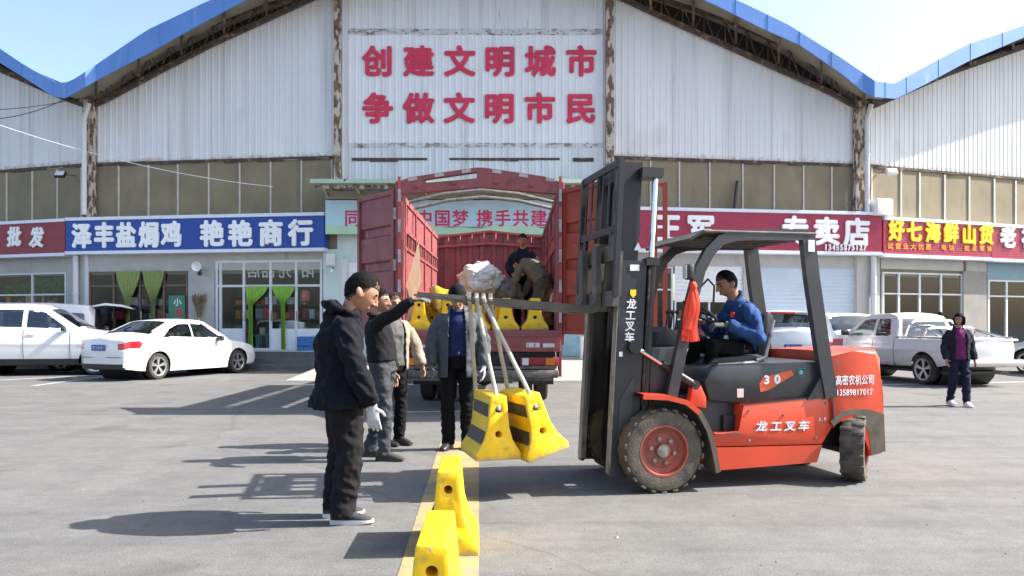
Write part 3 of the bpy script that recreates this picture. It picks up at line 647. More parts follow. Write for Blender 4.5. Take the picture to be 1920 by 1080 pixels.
# civic banner board
A, B = U(610, .36, 2), U(1140, .36, 2); root = thing('civic_banner', 'pale blue and green banner board with crimson slogan behind the truck', 'banner', ((A.x + B.x) / 2, A.y, 4.02)); L = B.x - A.x; H = 1.0
loc = lambda a, b, d: V((a, -d, b))
mb = MB(); mb.prism([(-L / 2, .22), (L / 2, .22), (L / 2, H), (-L / 2, H)], loc, -.1, 0); mb.build('board', M['banner_blue'], root, smooth=None)
mb = MB(); pts = [(-L / 2, 0), (L / 2, 0), (L / 2, .22)] + [(L / 2 - L * i / 40, .22 + .05 * math.sin(i * .55) + .03 * math.sin(i * 1.3)) for i in range(41)]; mb.prism(pts, loc, -.09, .004); mb.build('green_band', M['banner_green'], root, smooth=None)
it = []
for i, ch in enumerate('同心共筑中国梦'): it.append((ch, (661 + i * 33.7 - 960) / FPX * A.y - (A.x + B.x) / 2, CAMH + (HOR - 409) / FPX * A.y - 4.02, .48, .5))
for i, ch in enumerate('携手共建文明城'): it.append((ch, (909 + i * 33.7 - 960) / FPX * A.y - (A.x + B.x) / 2, CAMH + (HOR - 409) / FPX * A.y - 4.02, .48, .5))
lettering('banner_lettering', it, loc, M['letter_red2'], root, th=.012, bold=.018)
# green canopy over the entrance
root = thing('canopy', 'weathered pale green metal canopy over the entrance behind the truck', 'canopy', (0, 23.9, 5.0))
mb = MB(); x0, x1 = (582 - 960) / FPX * 22.4, (1130 - 960) / FPX * 22.4
pr = [(0, .62), (-1.55, .42), (-1.58, .30), (-1.5, .30), (0, .5)]
mb.prism(pr, lambda a, b, t: V((t, a, b)), x0, x1); mb.build('canopy_sheet', M['canopy_green'], root, smooth=None)
mb = MB()
for i in range(9):
    x = x0 + .25 + (x1 - x0 - .5) * i / 8; mb.beam((x, 0, .1), (x, -1.4, .26), .05, .06); mb.beam((x, 0, .42), (x, -1.4, .27), .05, .05)
mb.beam((x0 + .1, -1.38, .22), (x1 - .1, -1.38, .22), .06, .1); mb.build('canopy_bracket', M['rust'], root, smooth=None)
mb = MB(); mb.box(((x0 + x1) / 2, -.2, .16), (x1 - x0 - .3, .3, .22)); mb.build('canopy_soffit', M['soffit'], root, smooth=None)
# poster and door handles
p_ = U(332, .08); si_ = 1; r = thing('poster', 'green poster with two characters on the brown framed shop door', 'poster', (p_.x, p_.y, zof(332, 576, .08)))
tt_, nn_ = SEG[1][2], SEG[1][3]; lc = lambda a, b, t: tt_ * a + nn_ * t + V((0, 0, b))
mb = MB(); mb.prism([(-.27, -.36), (.27, -.36), (.27, .36), (-.27, .36)], lc, 0, .01); mb.build('sheet', pm('poster_green', (.05, .22, .13), .5), r, smooth=None)
lettering('poster_lettering', [('小', .02, .16, .26, .24)], lc, M['letter_white'], r, th=.003, bold=.02, base=.01); lettering('poster_lettering', [('馆', .06, -.16, .26, .24)], lc, M['letter_red'], r, th=.003, bold=.02, base=.01)
mb = MB()
for px in (458.5, 508, 555.5, 264.5): p_ = U(px, .07); mb.tube([V((p_.x, p_.y, 1.45)), V((p_.x, p_.y, 1.75))], .018, 8)
hb(mb, 'door_handle', M['chrome'])
# ---- small fittings on the facade
def flood(px, py, label, lit):
    p = U(px, .55); z = zof(px, py, .55); n = SEG[seg_of(px)][3]; r = thing('floodlight', label, 'floodlight', (p.x, p.y, z), group='floodlights on the facade')
    mb = MB(); Mx = Matrix.Rotation(R(-35), 3, 'X'); mb.box((0, 0, 0), (.32, .10, .22), Mx, .015); mb.build('lamp_housing', M['blackplastic' if not lit else 'frame_white'], r)
    mb = MB(); mb.box(Mx @ V((0, -.055, 0)), (.27, .012, .17), Mx); mb.build('lens', M['lens'], r)
    mb = MB(); mb.beam((0, .05, .02), (-n.x * .55, -n.y * .55, .05), .035, .035); mb.build('bracket', M['steel'], r)
flood(113, 327, 'dark floodlight on a short arm on the beige strip over the wholesale sign', 0); flood(1672, 322, 'pale floodlight on a short arm over the yellow lettered sign', 1)
mb = MB(); p = U(1380, .1); q = U(1377, .14)
mb.tube([V((q.x, q.y, 4.86)), V((p.x, p.y, 5.45)), V((p.x + .05, p.y, 5.75))], .05, 8); tag(mb.build('vent_pipe', M['blackplastic']), 'thin dark vent pipe leaning up the beige wall above the maroon sign', 'vent pipe')
mb = MB(); a = U(1651, .35); mb.box((a.x, a.y, 5.0), (.62, .4, .52), Matrix.Rotation(R(20), 3, 'Z'), .02); tag(mb.build('air_conditioner', M['white']), 'white air conditioner box on top of the maroon sign end', 'air conditioner')
# cables
def cable(name, label, a, b, sag, r, mat):
    mb = MB(); mb.tube([a.lerp(b, i / 24) - V((0, 0, sag * 4 * (i / 24) * (1 - i / 24))) for i in range(25)], r, 6); tag(mb.build(name, mat), label, 'cable')
cable('cable', 'thin pale cable sagging across the left facade', at(-20, 228, 22.0), at(512, 350, 23.8), .25, .011, M['frame_white'])
cable('cable', 'dark thin wire running to the left roof valley', at(-20, 224, 23.8), at(122, 186, 23.9), .12, .012, M['black'])
cable('cable', 'second dark wire just above the first at the left roof valley', at(-20, 206, 23.8), at(122, 190, 23.9), .05, .010, M['black'])
# horn speaker, meter box, camera, broom, crate, lantern
r = thing('horn_speaker', 'small white horn speaker on the tiled pillar between the two left shops', 'speaker', tuple(U(371, .3) + V((0, 0, zof(371, 500, .3)))))
mb = MB(); mb.lathe([(.02, .12), (.05, .05), (.09, -.05), (.15, -.12), (.145, -.12), (.08, -.03), (.0, .02)], ax=(0, 1, 0), n=20); mb.build('horn', M['white'], r)
mb = MB(); mb.beam((0, .08, -.02), (0, .26, -.12), .03, .03); mb.ball((.02, .1, -.2), (.07, .07, .07)); mb.build('bracket', M['blackplastic'], r)
p = U(620, .2); mb = MB(); mb.box((p.x, p.y, zof(620, 487, .2)), (.26, .2, .36), None, .015); tag(mb.build('meter_box', M['frame_white']), 'pale electricity box on the mint pillar beside the blue sign end', 'meter box')
p = U(622, .25); r = thing('security_camera', 'small security camera under the pale electricity box', 'camera', (p.x, p.y, zof(622, 506, .25)))
mb = MB(); mb.tube([(0, .05, 0), (.03, -.15, -.03)], .045, 12); mb.build('camera_body', M['white'], r); mb = MB(); mb.beam((0, .02, .0), (0, .2, .08), .03, .03); mb.build('bracket', M['blackplastic'], r)
p = U(373, .16); r = thing('broom', 'besom broom of dry twigs standing upside down against the tiled pillar', 'broom', (p.x, p.y, .56))
mb = MB()
for i in range(90):
    a = rnd.uniform(-.2, .2); mb.tube([(a * .15, 0, .95), (a * .5, rnd.uniform(-.03, .03), 1.25), (a * 1.1, rnd.uniform(-.05, .05), rnd.uniform(1.5, 1.75))], .006, 4)
mb.build('twigs', pm('twigs', (.20, .16, .09), .9, var=.4, vs=9), r, smooth=None); mb = MB(); mb.tube([(0, 0, 0), (0, 0, 1.0)], .018, 8); mb.build('handle', M['wood'], r)
p = U(574, .2); r = thing('plastic_crate', 'blue plastic crate on the step under the shop window', 'crate', (p.x, p.y, .565))
mb = MB(); W_, D_, H_ = .44, .32, .42
for x in (-W_ / 2, W_ / 2): mb.box((x, 0, H_ / 2), (.025, D_, H_))
for y in (-D_ / 2, D_ / 2):
    mb.box((0, y, H_ - .05), (W_ - .03, .022, .10)); mb.box((0, y, .06), (W_ - .03, .022, .12)); mb.box((0, y, .22), (W_ - .03, .018, .13))
mb.box((0, 0, .02), (W_ - .03, D_ - .03, .03)); mb.build('crate_shell', M['crate_blue'], r, smooth=None)
p = U(573, -.15); r = thing('lantern', 'small pink paper lantern hanging inside the shop window', 'lantern', (p.x, p.y, zof(573, 555, -.15)))
mb = MB(); mb.lathe([(.06, -.2), (.13, -.15), (.15, 0), (.13, .15), (.06, .2)], ax=(0, 0, 1), n=16); mb.build('shade', M['lantern'], r); mb = MB(); mb.tube([(0, 0, .18), (0, 0, .55)], .008, 6); mb.build('cord', M['black'], r)
for px, lab in ((475, 'teal plastic stool inside the open shop door, beside the curtain tail'), (495, 'teal plastic stool inside the open shop door, nearer the door jamb')):
    p = U(px, -.45); r = thing('stool', lab, 'stool', (p.x, p.y, .565), group='stools in the open shop doorway'); mt = pm('teal_plastic', (.08, .28, .28), .5)
    mb = MB(); mb.box((0, 0, .44), (.3, .26, .03), None, .01); mb.build('seat', mt, r)
    for x in (-1, 1):
        for y in (-1, 1): mb = MB(); mb.beam((x * .12, y * .1, .43), (x * .15, y * .13, 0), .04, .04); mb.build('leg', mt, r)
# goods seen through the windows
for px, py, s, m_, lab in ((545, 601, .35, 'white', 'white carton on the sill inside the shop with lime curtains'), (563, 603, .28, 'letter_white', 'small white box beside the carton on the shop sill')):
    p = U(px, -.2); mb = MB(); mb.box((p.x, p.y, 1.22 + s * .35), (s, .25, s * .7), None, .01); mb.box((p.x, p.y - .127, 1.22 + s * .35), (s * .6, .004, s * .3)); tag(mb.build('carton', M[m_]), lab, 'carton')
# red steel frame standing in front of the right shops
r = thing('steel_frame', 'tall red painted steel frame standing behind the forklift mast', 'steel frame', (at(1240, 605, 19).x, 19, 0))
mb = MB(); s = 19 / FPX
for px in (1228, 1247): x = (px - 1240) * s; mb.beam((x, 0, 0), (x, 0, CAMH + (HOR - 342) * s), .10, .10, (0, 1, 0))
mb.build('post', M['door_orange'], r, smooth=None)
mb = MB()
for z in (2.3, 3.6, CAMH + (HOR - 346) * s): mb.beam((-12 * s, 0, z), (7 * s, 0, z), .08, .08)
mb.build('crossbar', M['door_orange'], r, smooth=None)
# ================================================================ BARRIERS
def evaluated(o, name=None):
    dg = bpy.context.evaluated_depsgraph_get(); me = bpy.data.meshes.new_from_object(o.evaluated_get(dg)); me.name = name or o.name; return me
def barrier_mesh():
    bm = bmesh.new(); L = .60
    pr = [(-.185, 0), (.185, 0), (.185, .05), (.118, .155), (.088, .26), (.066, .50), (.058, .51), (-.058, .51), (-.066, .50), (-.088, .26), (-.118, .155), (-.185, .05)]
    loops = [pr] + [[(.026 * math.cos(k * math.pi / 8), zc + .026 * math.sin(k * math.pi / 8)) for k in range(16)] for zc in (.40, .205)]
    es = []
    for lp in loops:
        v = [bm.verts.new((x, -L / 2, z)) for x, z in lp]; es += [bm.edges.new((v[i], v[(i + 1) % len(v)])) for i in range(len(v))]
    bmesh.ops.triangle_fill(bm, use_beauty=True, use_dissolve=False, edges=es)
    r = bmesh.ops.extrude_face_region(bm, geom=bm.faces[:]); vs = [g for g in r['geom'] if isinstance(g, bmesh.types.BMVert)]
    bmesh.ops.translate(bm, vec=(0, L, 0), verts=vs); bmesh.ops.recalc_face_normals(bm, faces=bm.faces)
    me = bpy.data.meshes.new('barrier'); bm.to_mesh(me); bm.free()
    o = bpy.data.objects.new('b', me); col.objects.link(o); md = o.modifiers.new('b', 'BEVEL'); md.width = .011; md.segments = 2; md.limit_method = 'ANGLE'; md.angle_limit = R(25)
    m2 = evaluated(o, 'concrete_barrier'); bpy.data.objects.remove(o)
    m2.materials.append(M['barrier']); m2.materials.append(M['hole']); m2.shade_smooth(); m2.set_sharp_from_angle(angle=R(40))
    for p in m2.polygons:
        c = p.center
        for zc in (.40, .205):
            if math.hypot(c.x, c.z - zc) < .0255: p.material_index = 1
    return m2
BME = barrier_mesh()
def band_mesh():
    mb = MB()
    for sx in (-1,):
        for za, zb, xa, xb in ((.34, .44, .0802, .0712), (.125, .225, .1375, .098)):
            mb.hexa([V((sx * (xa - .01), -.27, za)), V((sx * (xa + .003), -.27, za)), V((sx * (xa + .003), .27, za)), V((sx * (xa - .01), .27, za)),
                     V((sx * (xb - .01), -.27, zb)), V((sx * (xb + .003), -.27, zb)), V((sx * (xb + .003), .27, zb)), V((sx * (xb - .01), .27, zb))])
    o = mb.build('black_band', M['barrier_black'], smooth=None); me = o.data; bpy.data.objects.remove(o); return me
BBAND = band_mesh()
BG = 'yellow concrete barriers'
def barrier(label, loc, rot=(0, 0, 0), band=True):
    o = bpy.data.objects.new('concrete_barrier', BME); col.objects.link(o); o.location = loc; o.rotation_euler = [R(a) for a in rot]; tag(o, label, 'barrier', BG)
    if band:
        b = bpy.data.objects.new('black_band', BBAND); col.objects.link(b); b.parent = o
    return o
lx = lambda y: -.0413 * y - .215
barrier('yellow concrete barrier standing on the road line, in front at the lower picture edge', (lx(3.5) + .03, 3.5, 0), (0, 0, 1.5))
barrier('yellow concrete barrier standing on the road line, second behind the lowest one, with chalk writing', (lx(5.08) + .03, 5.08, 0), (0, 0, 2.5))
o = col.objects[-1] if False else None
b1 = barrier('yellow concrete barrier hanging level from the straps, left one of the hanging two', (-.105 - .3 * math.sin(R(15)), 6.3 + .3 * math.cos(R(15)), .315), (0, 0, 15))
b2 = barrier('yellow concrete barrier hanging tilted from the straps, right one of the hanging two', (0, 0, 0), (0, -17, 21))
m2 = b2.rotation_euler.to_matrix(); hole2 = V((.189, 6.30, .731)); b2.location = hole2 - m2 @ V((0, -.3, .40))
bpy.context.view_layer.update()
# ================================================================ TRUCK
T = thing('stake_truck', 'maroon stake-bed truck seen from behind with both rear doors swung open', 'truck', (-.5, 12.5, 0))
TR = M['truck_red']; BZ = 1.28
mb = MB(); mb.box((0, 2.87, BZ - .06), (2.44, 5.7, .12)); mb.build('bed_floor', M['rust_dark'], T, smooth=None)
mb = MB(); mb.box((0, .0, 1.115), (2.52, .14, .33), None, .012); mb.box((0, -.075, 1.2), (2.4, .03, .03)); mb.box((0, -.075, 1.0), (2.4, .03, .03)); mb.build('tail_beam', TR, T)
mb = MB()
for x0, x1, z in ((-1.1, -.78, 1.02), (.72, .93, 1.05), (.98, 1.16, 1.04)): mb.box(((x0 + x1) / 2, -.074, z), (x1 - x0, .006, .075))
mb.build('reflective_sticker', M['lens'], T, smooth=None)
lettering('plate_lettering', [(c, .66 + i * .075, 1.05, .05, .05) for i, c in enumerate('鲁GA5') if 0] + [(c, .10 + i * .11, 1.08, .09, .07) for i, c in enumerate('平板')if 0] or [(c, .75 + i * .05, 1.05, .045, .055) for i, c in enumerate('5.8')], lambda a, b, t: V((a, -.077 - t, b)), M['truck_red'], T, th=.002)
for sx in (-1, 1):
    mb = MB(); mb.box((sx * 1.25, .02, 2.33), (.13, .13, 2.55), None, .012)
    mb.box((sx * 1.25, -.06, 2.33), (.05, .03, 2.3)); mb.build('rear_post', TR, T)
    mb = MB()
    for k in range(5): mb.box((sx * 1.25, -.078, 1.5 + k * .47), (.045, .006, .2))
    mb.build('reflective_tape', M['tape_dull'], T, smooth=None)
    mb = MB()
    for k in range(5): mb.box((sx * 1.25, -.078, 1.7 + k * .47), (.045, .006, .18))
    mb.build('reflective_tape', M['tail_red'], T, smooth=None)
    # side wall : ribbed panels, posts, slots
    mb = MB(); x = sx * 1.21
    for z, h in ((3.33, .09), (2.85, .05), (2.58, .05), (1.98, .05), (1.74, .05), (1.31, .06)): mb.box((x, 2.87, z), (.07, 5.66, h))
    for k in range(5): mb.box((x, .12 + k * 1.385, 2.32), (.085, .07, 2.08))
    for z0, z1 in ((2.85, 3.3), (1.98, 2.58), (1.31, 1.74)):
        P = []; y = .1
        while y < 5.65:
            for d, o in ((0, 0), (.10, 0), (.125, .03), (.20, .03), (.225, 0)): P.append([V((x + sx * (o - .015), min(y + d, 5.65), z)) for z in (z0, z1)])
            y += .225
        mb.grid(P)
    for k in range(37): y = .2 + k * .147; mb.box((x, y, 2.715), (.03, .035 if k % 3 else .09, .24)); mb.box((x, y, 1.86), (.03, .03, .22))
    mb.build('side_wall', TR, T, smooth=None)
# front panel
mb = MB(); P = []; x = -1.2
while x < 1.2:
    for d, o in ((0, 0), (.14, 0), (.165, .035), (.245, .035), (.27, 0)):
        xx = min(x + d, 1.2); P.append([V((xx, 5.72 - o, z)) for z in (BZ, 3.36 + .12 * (1 - abs(xx) / 1.2))])
    x += .27
mb.grid(P); mb.build('front_panel', TR, T, smooth=None)
mb = MB(); mb.beam((-1.2, 5.66, 3.34), (0, 5.66, 3.47), .06, .05); mb.beam((0, 5.66, 3.47), (1.2, 5.66, 3.34), .06, .05); mb.beam((-1.2, 5.64, 3.12), (0, 5.64, 3.2), .04, .05); mb.beam((0, 5.64, 3.2), (1.2, 5.64, 3.12), .04, .05)
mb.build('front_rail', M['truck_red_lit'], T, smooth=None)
# portal plate with slit
mb = MB()
top = lambda x: 3.63 + .19 * (1 - abs(x) / 1.25) ** .9; bot = lambda x: 3.40 + .11 * (1 - abs(x) / 1.25)
xs = [-1.3, -1.1, -.85, -.6, -.3, -.05, .05, .35, .7, 1.0, 1.3]
for i in range(len(xs) - 1):
    a, b = xs[i], xs[i + 1]; a_, b_ = max(-1.25, min(1.25, a)), max(-1.25, min(1.25, b))
    ta, tb = top(a_) - (.06 if abs(a) > 1.25 else 0), top(b_) - (.06 if abs(b) > 1.25 else 0)
    if -.86 < (a + b) / 2 < -.04:
        sl = .09
        for z0a, z1a, z0b, z1b in ((bot(a_), bot(a_) + .14, bot(b_), bot(b_) + .14), (ta - .07, ta, tb - .07, tb)):
            mb.hexa([V((a, -.06, z0a)), V((b, -.06, z0b)), V((b, .06, z0b)), V((a, .06, z0a)), V((a, -.06, z1a)), V((b, -.06, z1b)), V((b, .06, z1b)), V((a, .06, z1a))])
    else:
        mb.hexa([V((a, -.06, bot(a_))), V((b, -.06, bot(b_))), V((b, .06, bot(b_))), V((a, .06, bot(a_))), V((a, -.06, ta)), V((b, -.06, tb)), V((b, .06, tb)), V((a, .06, ta))])
for x in (-.98, -.4, .25, .8): mb.box((x, -.07, bot(x) + .1), (.06, .03, .05))
mb.build('rear_portal', TR, T, smooth=None)
mb = MB()
for k in range(6): x = -1.05 + k * .42 + (.05 if k > 2 else 0); mb.beam((x - .07, -.066, top(x - .07) - .035), (x + .07, -.066, top(x + .07) - .035), .006, .05)
mb.build('reflective_tape', M['tape_dull'], T, smooth=None)
for y in (.55, 1.25):
    mb = MB(); mb.tube([(-1.2, y, 3.36), (-.6, y, 3.5), (0, y, 3.56), (.6, y, 3.5), (1.2, y, 3.36)], .03, 8); mb.build('roof_bow', M['steel'], T)
# doors
def tdoor(hx, hy, ex, ey, mat, inner):
    a, b = V((hx, hy, 0)), V((ex, ey, 0)); t = (b - a).normalized(); n = V((-t.y, t.x, 0)) * inner; L = (b - a).length
    r = MB(); Z0, Z1 = 1.22, 3.48
    fr = lambda s, z, d: a + t * s + n * d + V((0, 0, z))
    P = []
    z = Z0 + .06
    prof = [(Z0 + .05, 0)]
    for zc in (1.74, 2.3, 2.86): prof += [(zc - .09, 0), (zc - .06, .045), (zc + .06, .045), (zc + .09, 0)]
    prof += [(Z1 - .05, 0)]
    r.grid([[fr(.05, zz_, d), fr(L - .05, zz_, d)] for zz_, d in prof])
    for s0, s1, z0, z1 in ((0, L, Z0, Z0 + .07), (0, L, Z1 - .07, Z1), (0, .07, Z0 + .07, Z1 - .07), (L - .07, L, Z0 + .07, Z1 - .07)):
        r.hexa([fr(s, z, d) for z in (z0, z1) for s, d in ((s0, -.03), (s1, -.03), (s1, .035), (s0, .035))])
    d = r.build('rear_door', mat, T, smooth=None)
    r = MB(); q = fr(L - .2, 0, .06)
    r.tube([q + V((0, 0, Z0 + .1)), q + V((0, 0, Z1 - .1))], .02, 8); r.beam(q + V((0, 0, 2.0)), q + V((0, 0, 2.4)) + t * .12, .03, .05)
    r.build('lock_rod', M['steel'], d, smooth=None); return d
tdoor(-1.33, .0, -2.07, .92, M['truck_red'], -1); tdoor(1.30, -.02, 1.98, -1.02, M['door_orange'], 1)
mb = MB()
for sx in (-1, 1):
    for z in (1.5, 2.3, 3.1): mb.tube([(sx * 1.325, -.02, z - .09), (sx * 1.325, -.02, z + .09)], .03, 8)
mb.build('door_hinge', M['steel'], T)
# chassis, lamps, bumper, wheels, cab
mb = MB()
for sx in (-1, 1): mb.box((sx * .42, 3.9, .86), (.09, 7.6, .22))
for y in (.25, 2.1, 4.2): mb.box((0, y, .86), (.8, .1, .18))
for sx in (-1, 1): mb.box((sx * .42, .05, .8), (.1, .12, .36))
mb.tube([(-.95, 2.1, .45), (.95, 2.1, .45)], .11, 10); mb.ball((0, 2.1, .45), (.2, .22, .2)); mb.build('chassis', M['rust_dark'], T)
mb = MB(); mb.box((0, -.0, .60), (2.46, .09, .13), None, .03); mb.box((0, .0, .70), (2.4, .05, .04)); mb.box((0, .02, .52), (2.3, .05, .05)); mb.build('bumper', M['bumper'], T)
mb = MB(); mb.box((0, .16, .80), (2.36, .1, .28)); mb.build('lamp_recess', M['black'], T, smooth=None)  # black sheet paints the dark of the recess behind the lamps
for sx in (-1, 1):
    mb = MB(); mb.box((sx * .93, .06, .79), (.6, .10, .14), None, .015); lm = mb.build('tail_lamp', M['lamp_dirty'], T)
    mb = MB(); mb.box((sx * .93 + sx * .17, .004, .79), (.14, .012, .11)); mb.build('indicator_lens', M['amber'], lm); mb = MB(); mb.box((sx * .93 - sx * .22, .004, .79), (.1, .012, .11)); mb.build('reverse_lens', M['lens'], lm)
    mb = MB(); mb.prism([(0, 1.27), (1.2, 1.27), (1.2, 1.1), (.12, .55), (0, .55)], lambda a, b, t: V((sx * 1.26 + t, a + .08, b)), -.02, .02); mb.build('side_skirt', TR, T, smooth=None)
    mb = MB(); mb.box((sx * .95, 1.5, .62), (.55, .02, .6)); mb.build('mudflap', M['rubber'], T, smooth=None)
def wheel_parts(c, ax, r, w, parent, rimr=.6, rimmat='steel', tyremat='rubber', lugs=0, spokes=0, name='wheel'):
    """tyre mesh (the wheel part) with a rim sub-part; ax points outwards"""
    c, ax = V(c), V(ax).normalized(); rr = r * rimr; h = w / 2
    mb = MB(); mb.lathe([(rr * .98, -h * .75), (rr, -h * .9), (r * .80, -h), (r * .93, -h * .95), (r * .985, -h * .7), (r, -h * .3), (r, h * .3), (r * .985, h * .7), (r * .93, h * .95), (r * .80, h), (rr, h * .9), (rr * .98, h * .75)], c, ax, 48)
    if lugs:
        t, u, v = frame(ax)
        for k in range(lugs):
            for sd_, ph in ((1, 0), (-1, .5)):
                a = (k + ph) * 2 * math.pi / lugs; e = u * math.cos(a) + v * math.sin(a); tg = t.cross(e)
                Mx = Matrix((tg, t, e)).transposed(); mb.box(c + e * (r * .985) + t * (sd_ * h * .50), (r * .13, h * .98, r * .06), Mx, r * .012)
    wo = mb.build(name, M[tyremat], parent, smooth=30)
    mb = MB(); t, u, v = frame(ax)
    mb.lathe([(rr * 1.0, h * .78), (rr * 1.03, h * .93), (rr * .96, h * .93), (rr * .90, h * .6)] + ([(rr * .80, h * .45), (rr * .72, h * .42), (rr * .62, h * .5), (rr * .3, h * .5), (rr * .26, h * .78), (rr * .12, h * .82), (0, h * .82)] if not spokes else [(rr * .86, h * .2), (rr * .3, h * .15), (.001, h * .15)]), c, ax, 40)
    mb.lathe([(rr * 1.0, -h * .78), (rr * .9, -h * .6), (rr * .5, -h * .5), (.001, -h * .5)], c, ax, 24)
    ro = mb.build('rim', M[rimmat] if not spokes else M['blackplastic'], wo, smooth=30)
    if not spokes:
        mb = MB(); mb.lathe([(rr * .26, h * .49), (rr * .26, h * .80), (rr * .12, h * .86), (0.001, h * .86)], c, ax, 20)
        for k in range(6):
            a = k * math.pi / 3 + .3; e = u * math.cos(a) + v * math.sin(a); mb.disc(c + e * rr * .5 + t * h * .56, rr * .085, t, h * .28, 8)
        mb.build('hub', M['hub'], wo, smooth=30)
    if spokes:
        mb = MB()
        for k in range(spokes):
            for ph in (-.13, .13):
                a = k * 2 * math.pi / spokes; e0 = u * math.cos(a + ph * .4) + v * math.sin(a + ph * .4); e1 = u * math.cos(a + ph) + v * math.sin(a + ph)
                mb.beam(c + e0 * rr * .12 + t * h * .62, c + e1 * rr * .93 + t * h * .72, rr * .13, h * .28, t)
        mb.disc(c + t * h * .62, rr * .2, t, h * .3, 16); mb.lathe([(rr * 1.02, h * .7), (rr * 1.03, h * .95), (rr * .90, h * .9), (rr * .88, h * .6)], c, ax, 40)
        mb.build('spokes', M[rimmat], wo, smooth=30)
    return wo
for sx in (-1, 1):
    wheel_parts((sx * 1.02, 2.1, .45), (sx, 0, 0), .45, .24, T); wheel_parts((sx * .74, 2.1, .45), (sx, 0, 0), .45, .24, T); wheel_parts((sx * 1.0, 6.9, .45), (sx, 0, 0), .45, .24, T)
mb = MB(); mb.prism([(5.95, .55), (7.55, .55), (7.75, 1.0), (7.72, 1.6), (7.45, 2.75), (5.95, 2.85)], lambda a, b, t: V((t, a, b)), -1.15, 1.15, .05); cb = mb.build('cab', TR, T)
mb = MB(); mb.prism([(7.742, 1.65), (7.50, 2.62), (7.51, 2.625), (7.752, 1.655)], lambda a, b, t: V((t, a, b)), -1.0, 1.0); mb.build('windscreen', M['carglass'], cb, smooth=None)
# barriers on the bed
bx = [-.98, -.52, -.06, .40, .86]
desc = ['at the sun-lit side wall', 'behind the capped man', 'behind the hanging straps', 'left of the bending worker', 'under the bending worker']
for i, x in enumerate(bx):
    barrier('yellow concrete barrier at the truck bed tail, ' + desc[i], (T.location.x + x, 12.5 + .42 + rnd.uniform(-.03, .03), BZ), (0, 0, rnd.uniform(-3, 3))).scale.x = 1.16
for i, x in enumerate((-.82, -.44, -.06, .30)):
    barrier('yellow concrete barrier in the second row on the truck bed, ' + ('outermost by the side wall', 'second from the side wall', 'under the white sack', 'beside the grey bag')[i], (T.location.x + x, 13.56 + rnd.uniform(-.04, .04), BZ), (0, 0, rnd.uniform(-4, 4)))
barrier('yellow concrete barrier lying tipped on top of the others by the wooden board', (T.location.x - .78, 12.95, BZ + .515), (0, 82, 14))
barrier('yellow concrete barrier lying tipped on top of the others behind the fork tip', (T.location.x - .30, 13.3, BZ + .47), (62, 0, 75)) if 0 else None
lettering('chalk_lettering', [(c_, -.10 + i * .05, .035, .035, .045) for i, c_ in enumerate('5177')], lambda a, b, t: V((a, -.3005 - t, b)), M['letter_yellow'], [o for o in bpy.data.objects if o.get('label', '').startswith('yellow concrete barrier standing on the road line, second')][0], th=.002, bold=0)
# wooden board, sack, bags
o = None
mb = MB(); Yp = 12.72
pts = [(px, py) for px, py in ((783, 448), (787, 505), (789, 527), (775, 566), (771, 606), (761, 606), (768, 560), (760, 535))]
mb.prism(pts, lambda a, b, t: at(a, b, Yp + t) + V((0, (b - 606) * -.0012, 0)), 0, .018); tag(mb.build('plywood_board', M['wood'], smooth=None), 'pale pointed plywood offcut standing upright at the truck tail', 'board')
def lump(name, label, cat, c, r, mat, seed, amp=.25, sub=4, sc_=2.2):
    mb = MB(); mb.ball((0, 0, 0), 1, None, sub)
    for v in mb.bm.verts:
        d = v.co.copy(); k = 1 + amp * noise.noise(d * sc_ + V((seed, 0, 0))) + amp * .6 * abs(noise.noise(d * sc_ * 2.4 + V((0, seed, 0)))) + .07 * (1 - 2 * abs(noise.noise(d * 4.5 + V((seed, 2, 1))))) + .03 * noise.noise(d * 11)
        q = V((d.x * r[0], d.y * r[1], d.z * r[2])) * k; q.z = max(q.z, -r[2] * .8); v.co = q
    o = mb.build(name, mat, smooth=70); o.location = c; return tag(o, label, cat)
lump('white_sack', 'crumpled white woven sack lying on the barriers in the truck', 'sack', at(899, 528, 13.6), (.36, .3, .25), M['sack'], 3.3, .42, 5, 1.9)
mb = MB()
lump('white_sack', 'pointed end of white sack sticking up behind the crumpled sack', 'sack', at(908, 510, 13.8), (.19, .15, .15), M['sack'], 8.1, .5, 5, 1.6)
lump('grey_bag', 'dark grey bag beside the white sack, left of the worker in dark clothes', 'bag', at(955, 548, 13.5), (.20, .2, .17), M['darkbag'], 5.2, .4)
# ================================================================ FORKLIFT
TH = R(12); FO = V((1.123, 7.157, 0)); hv = V((-math.cos(TH), -math.sin(TH), 0)); lv = V((math.sin(TH), -math.cos(TH), 0))
F = thing('forklift', 'orange-red counterbalance forklift with dark mast and raised forks', 'forklift', FO, math.pi + TH)
def FL(px, py, y):
    k = (px - 960) / FPX; b = FO + lv * y; x = (k * b.y - b.x) / (hv.x - k * hv.y); Yw = b.y + x * hv.y
    return V((x, y, CAMH + (HOR - py) / FPX * Yw))
def side_poly(pts, y): return [(FL(px, py, y).x, FL(px, py, y).z) for px, py in pts]
XZ = lambda a, b, t: V((a, t, b))
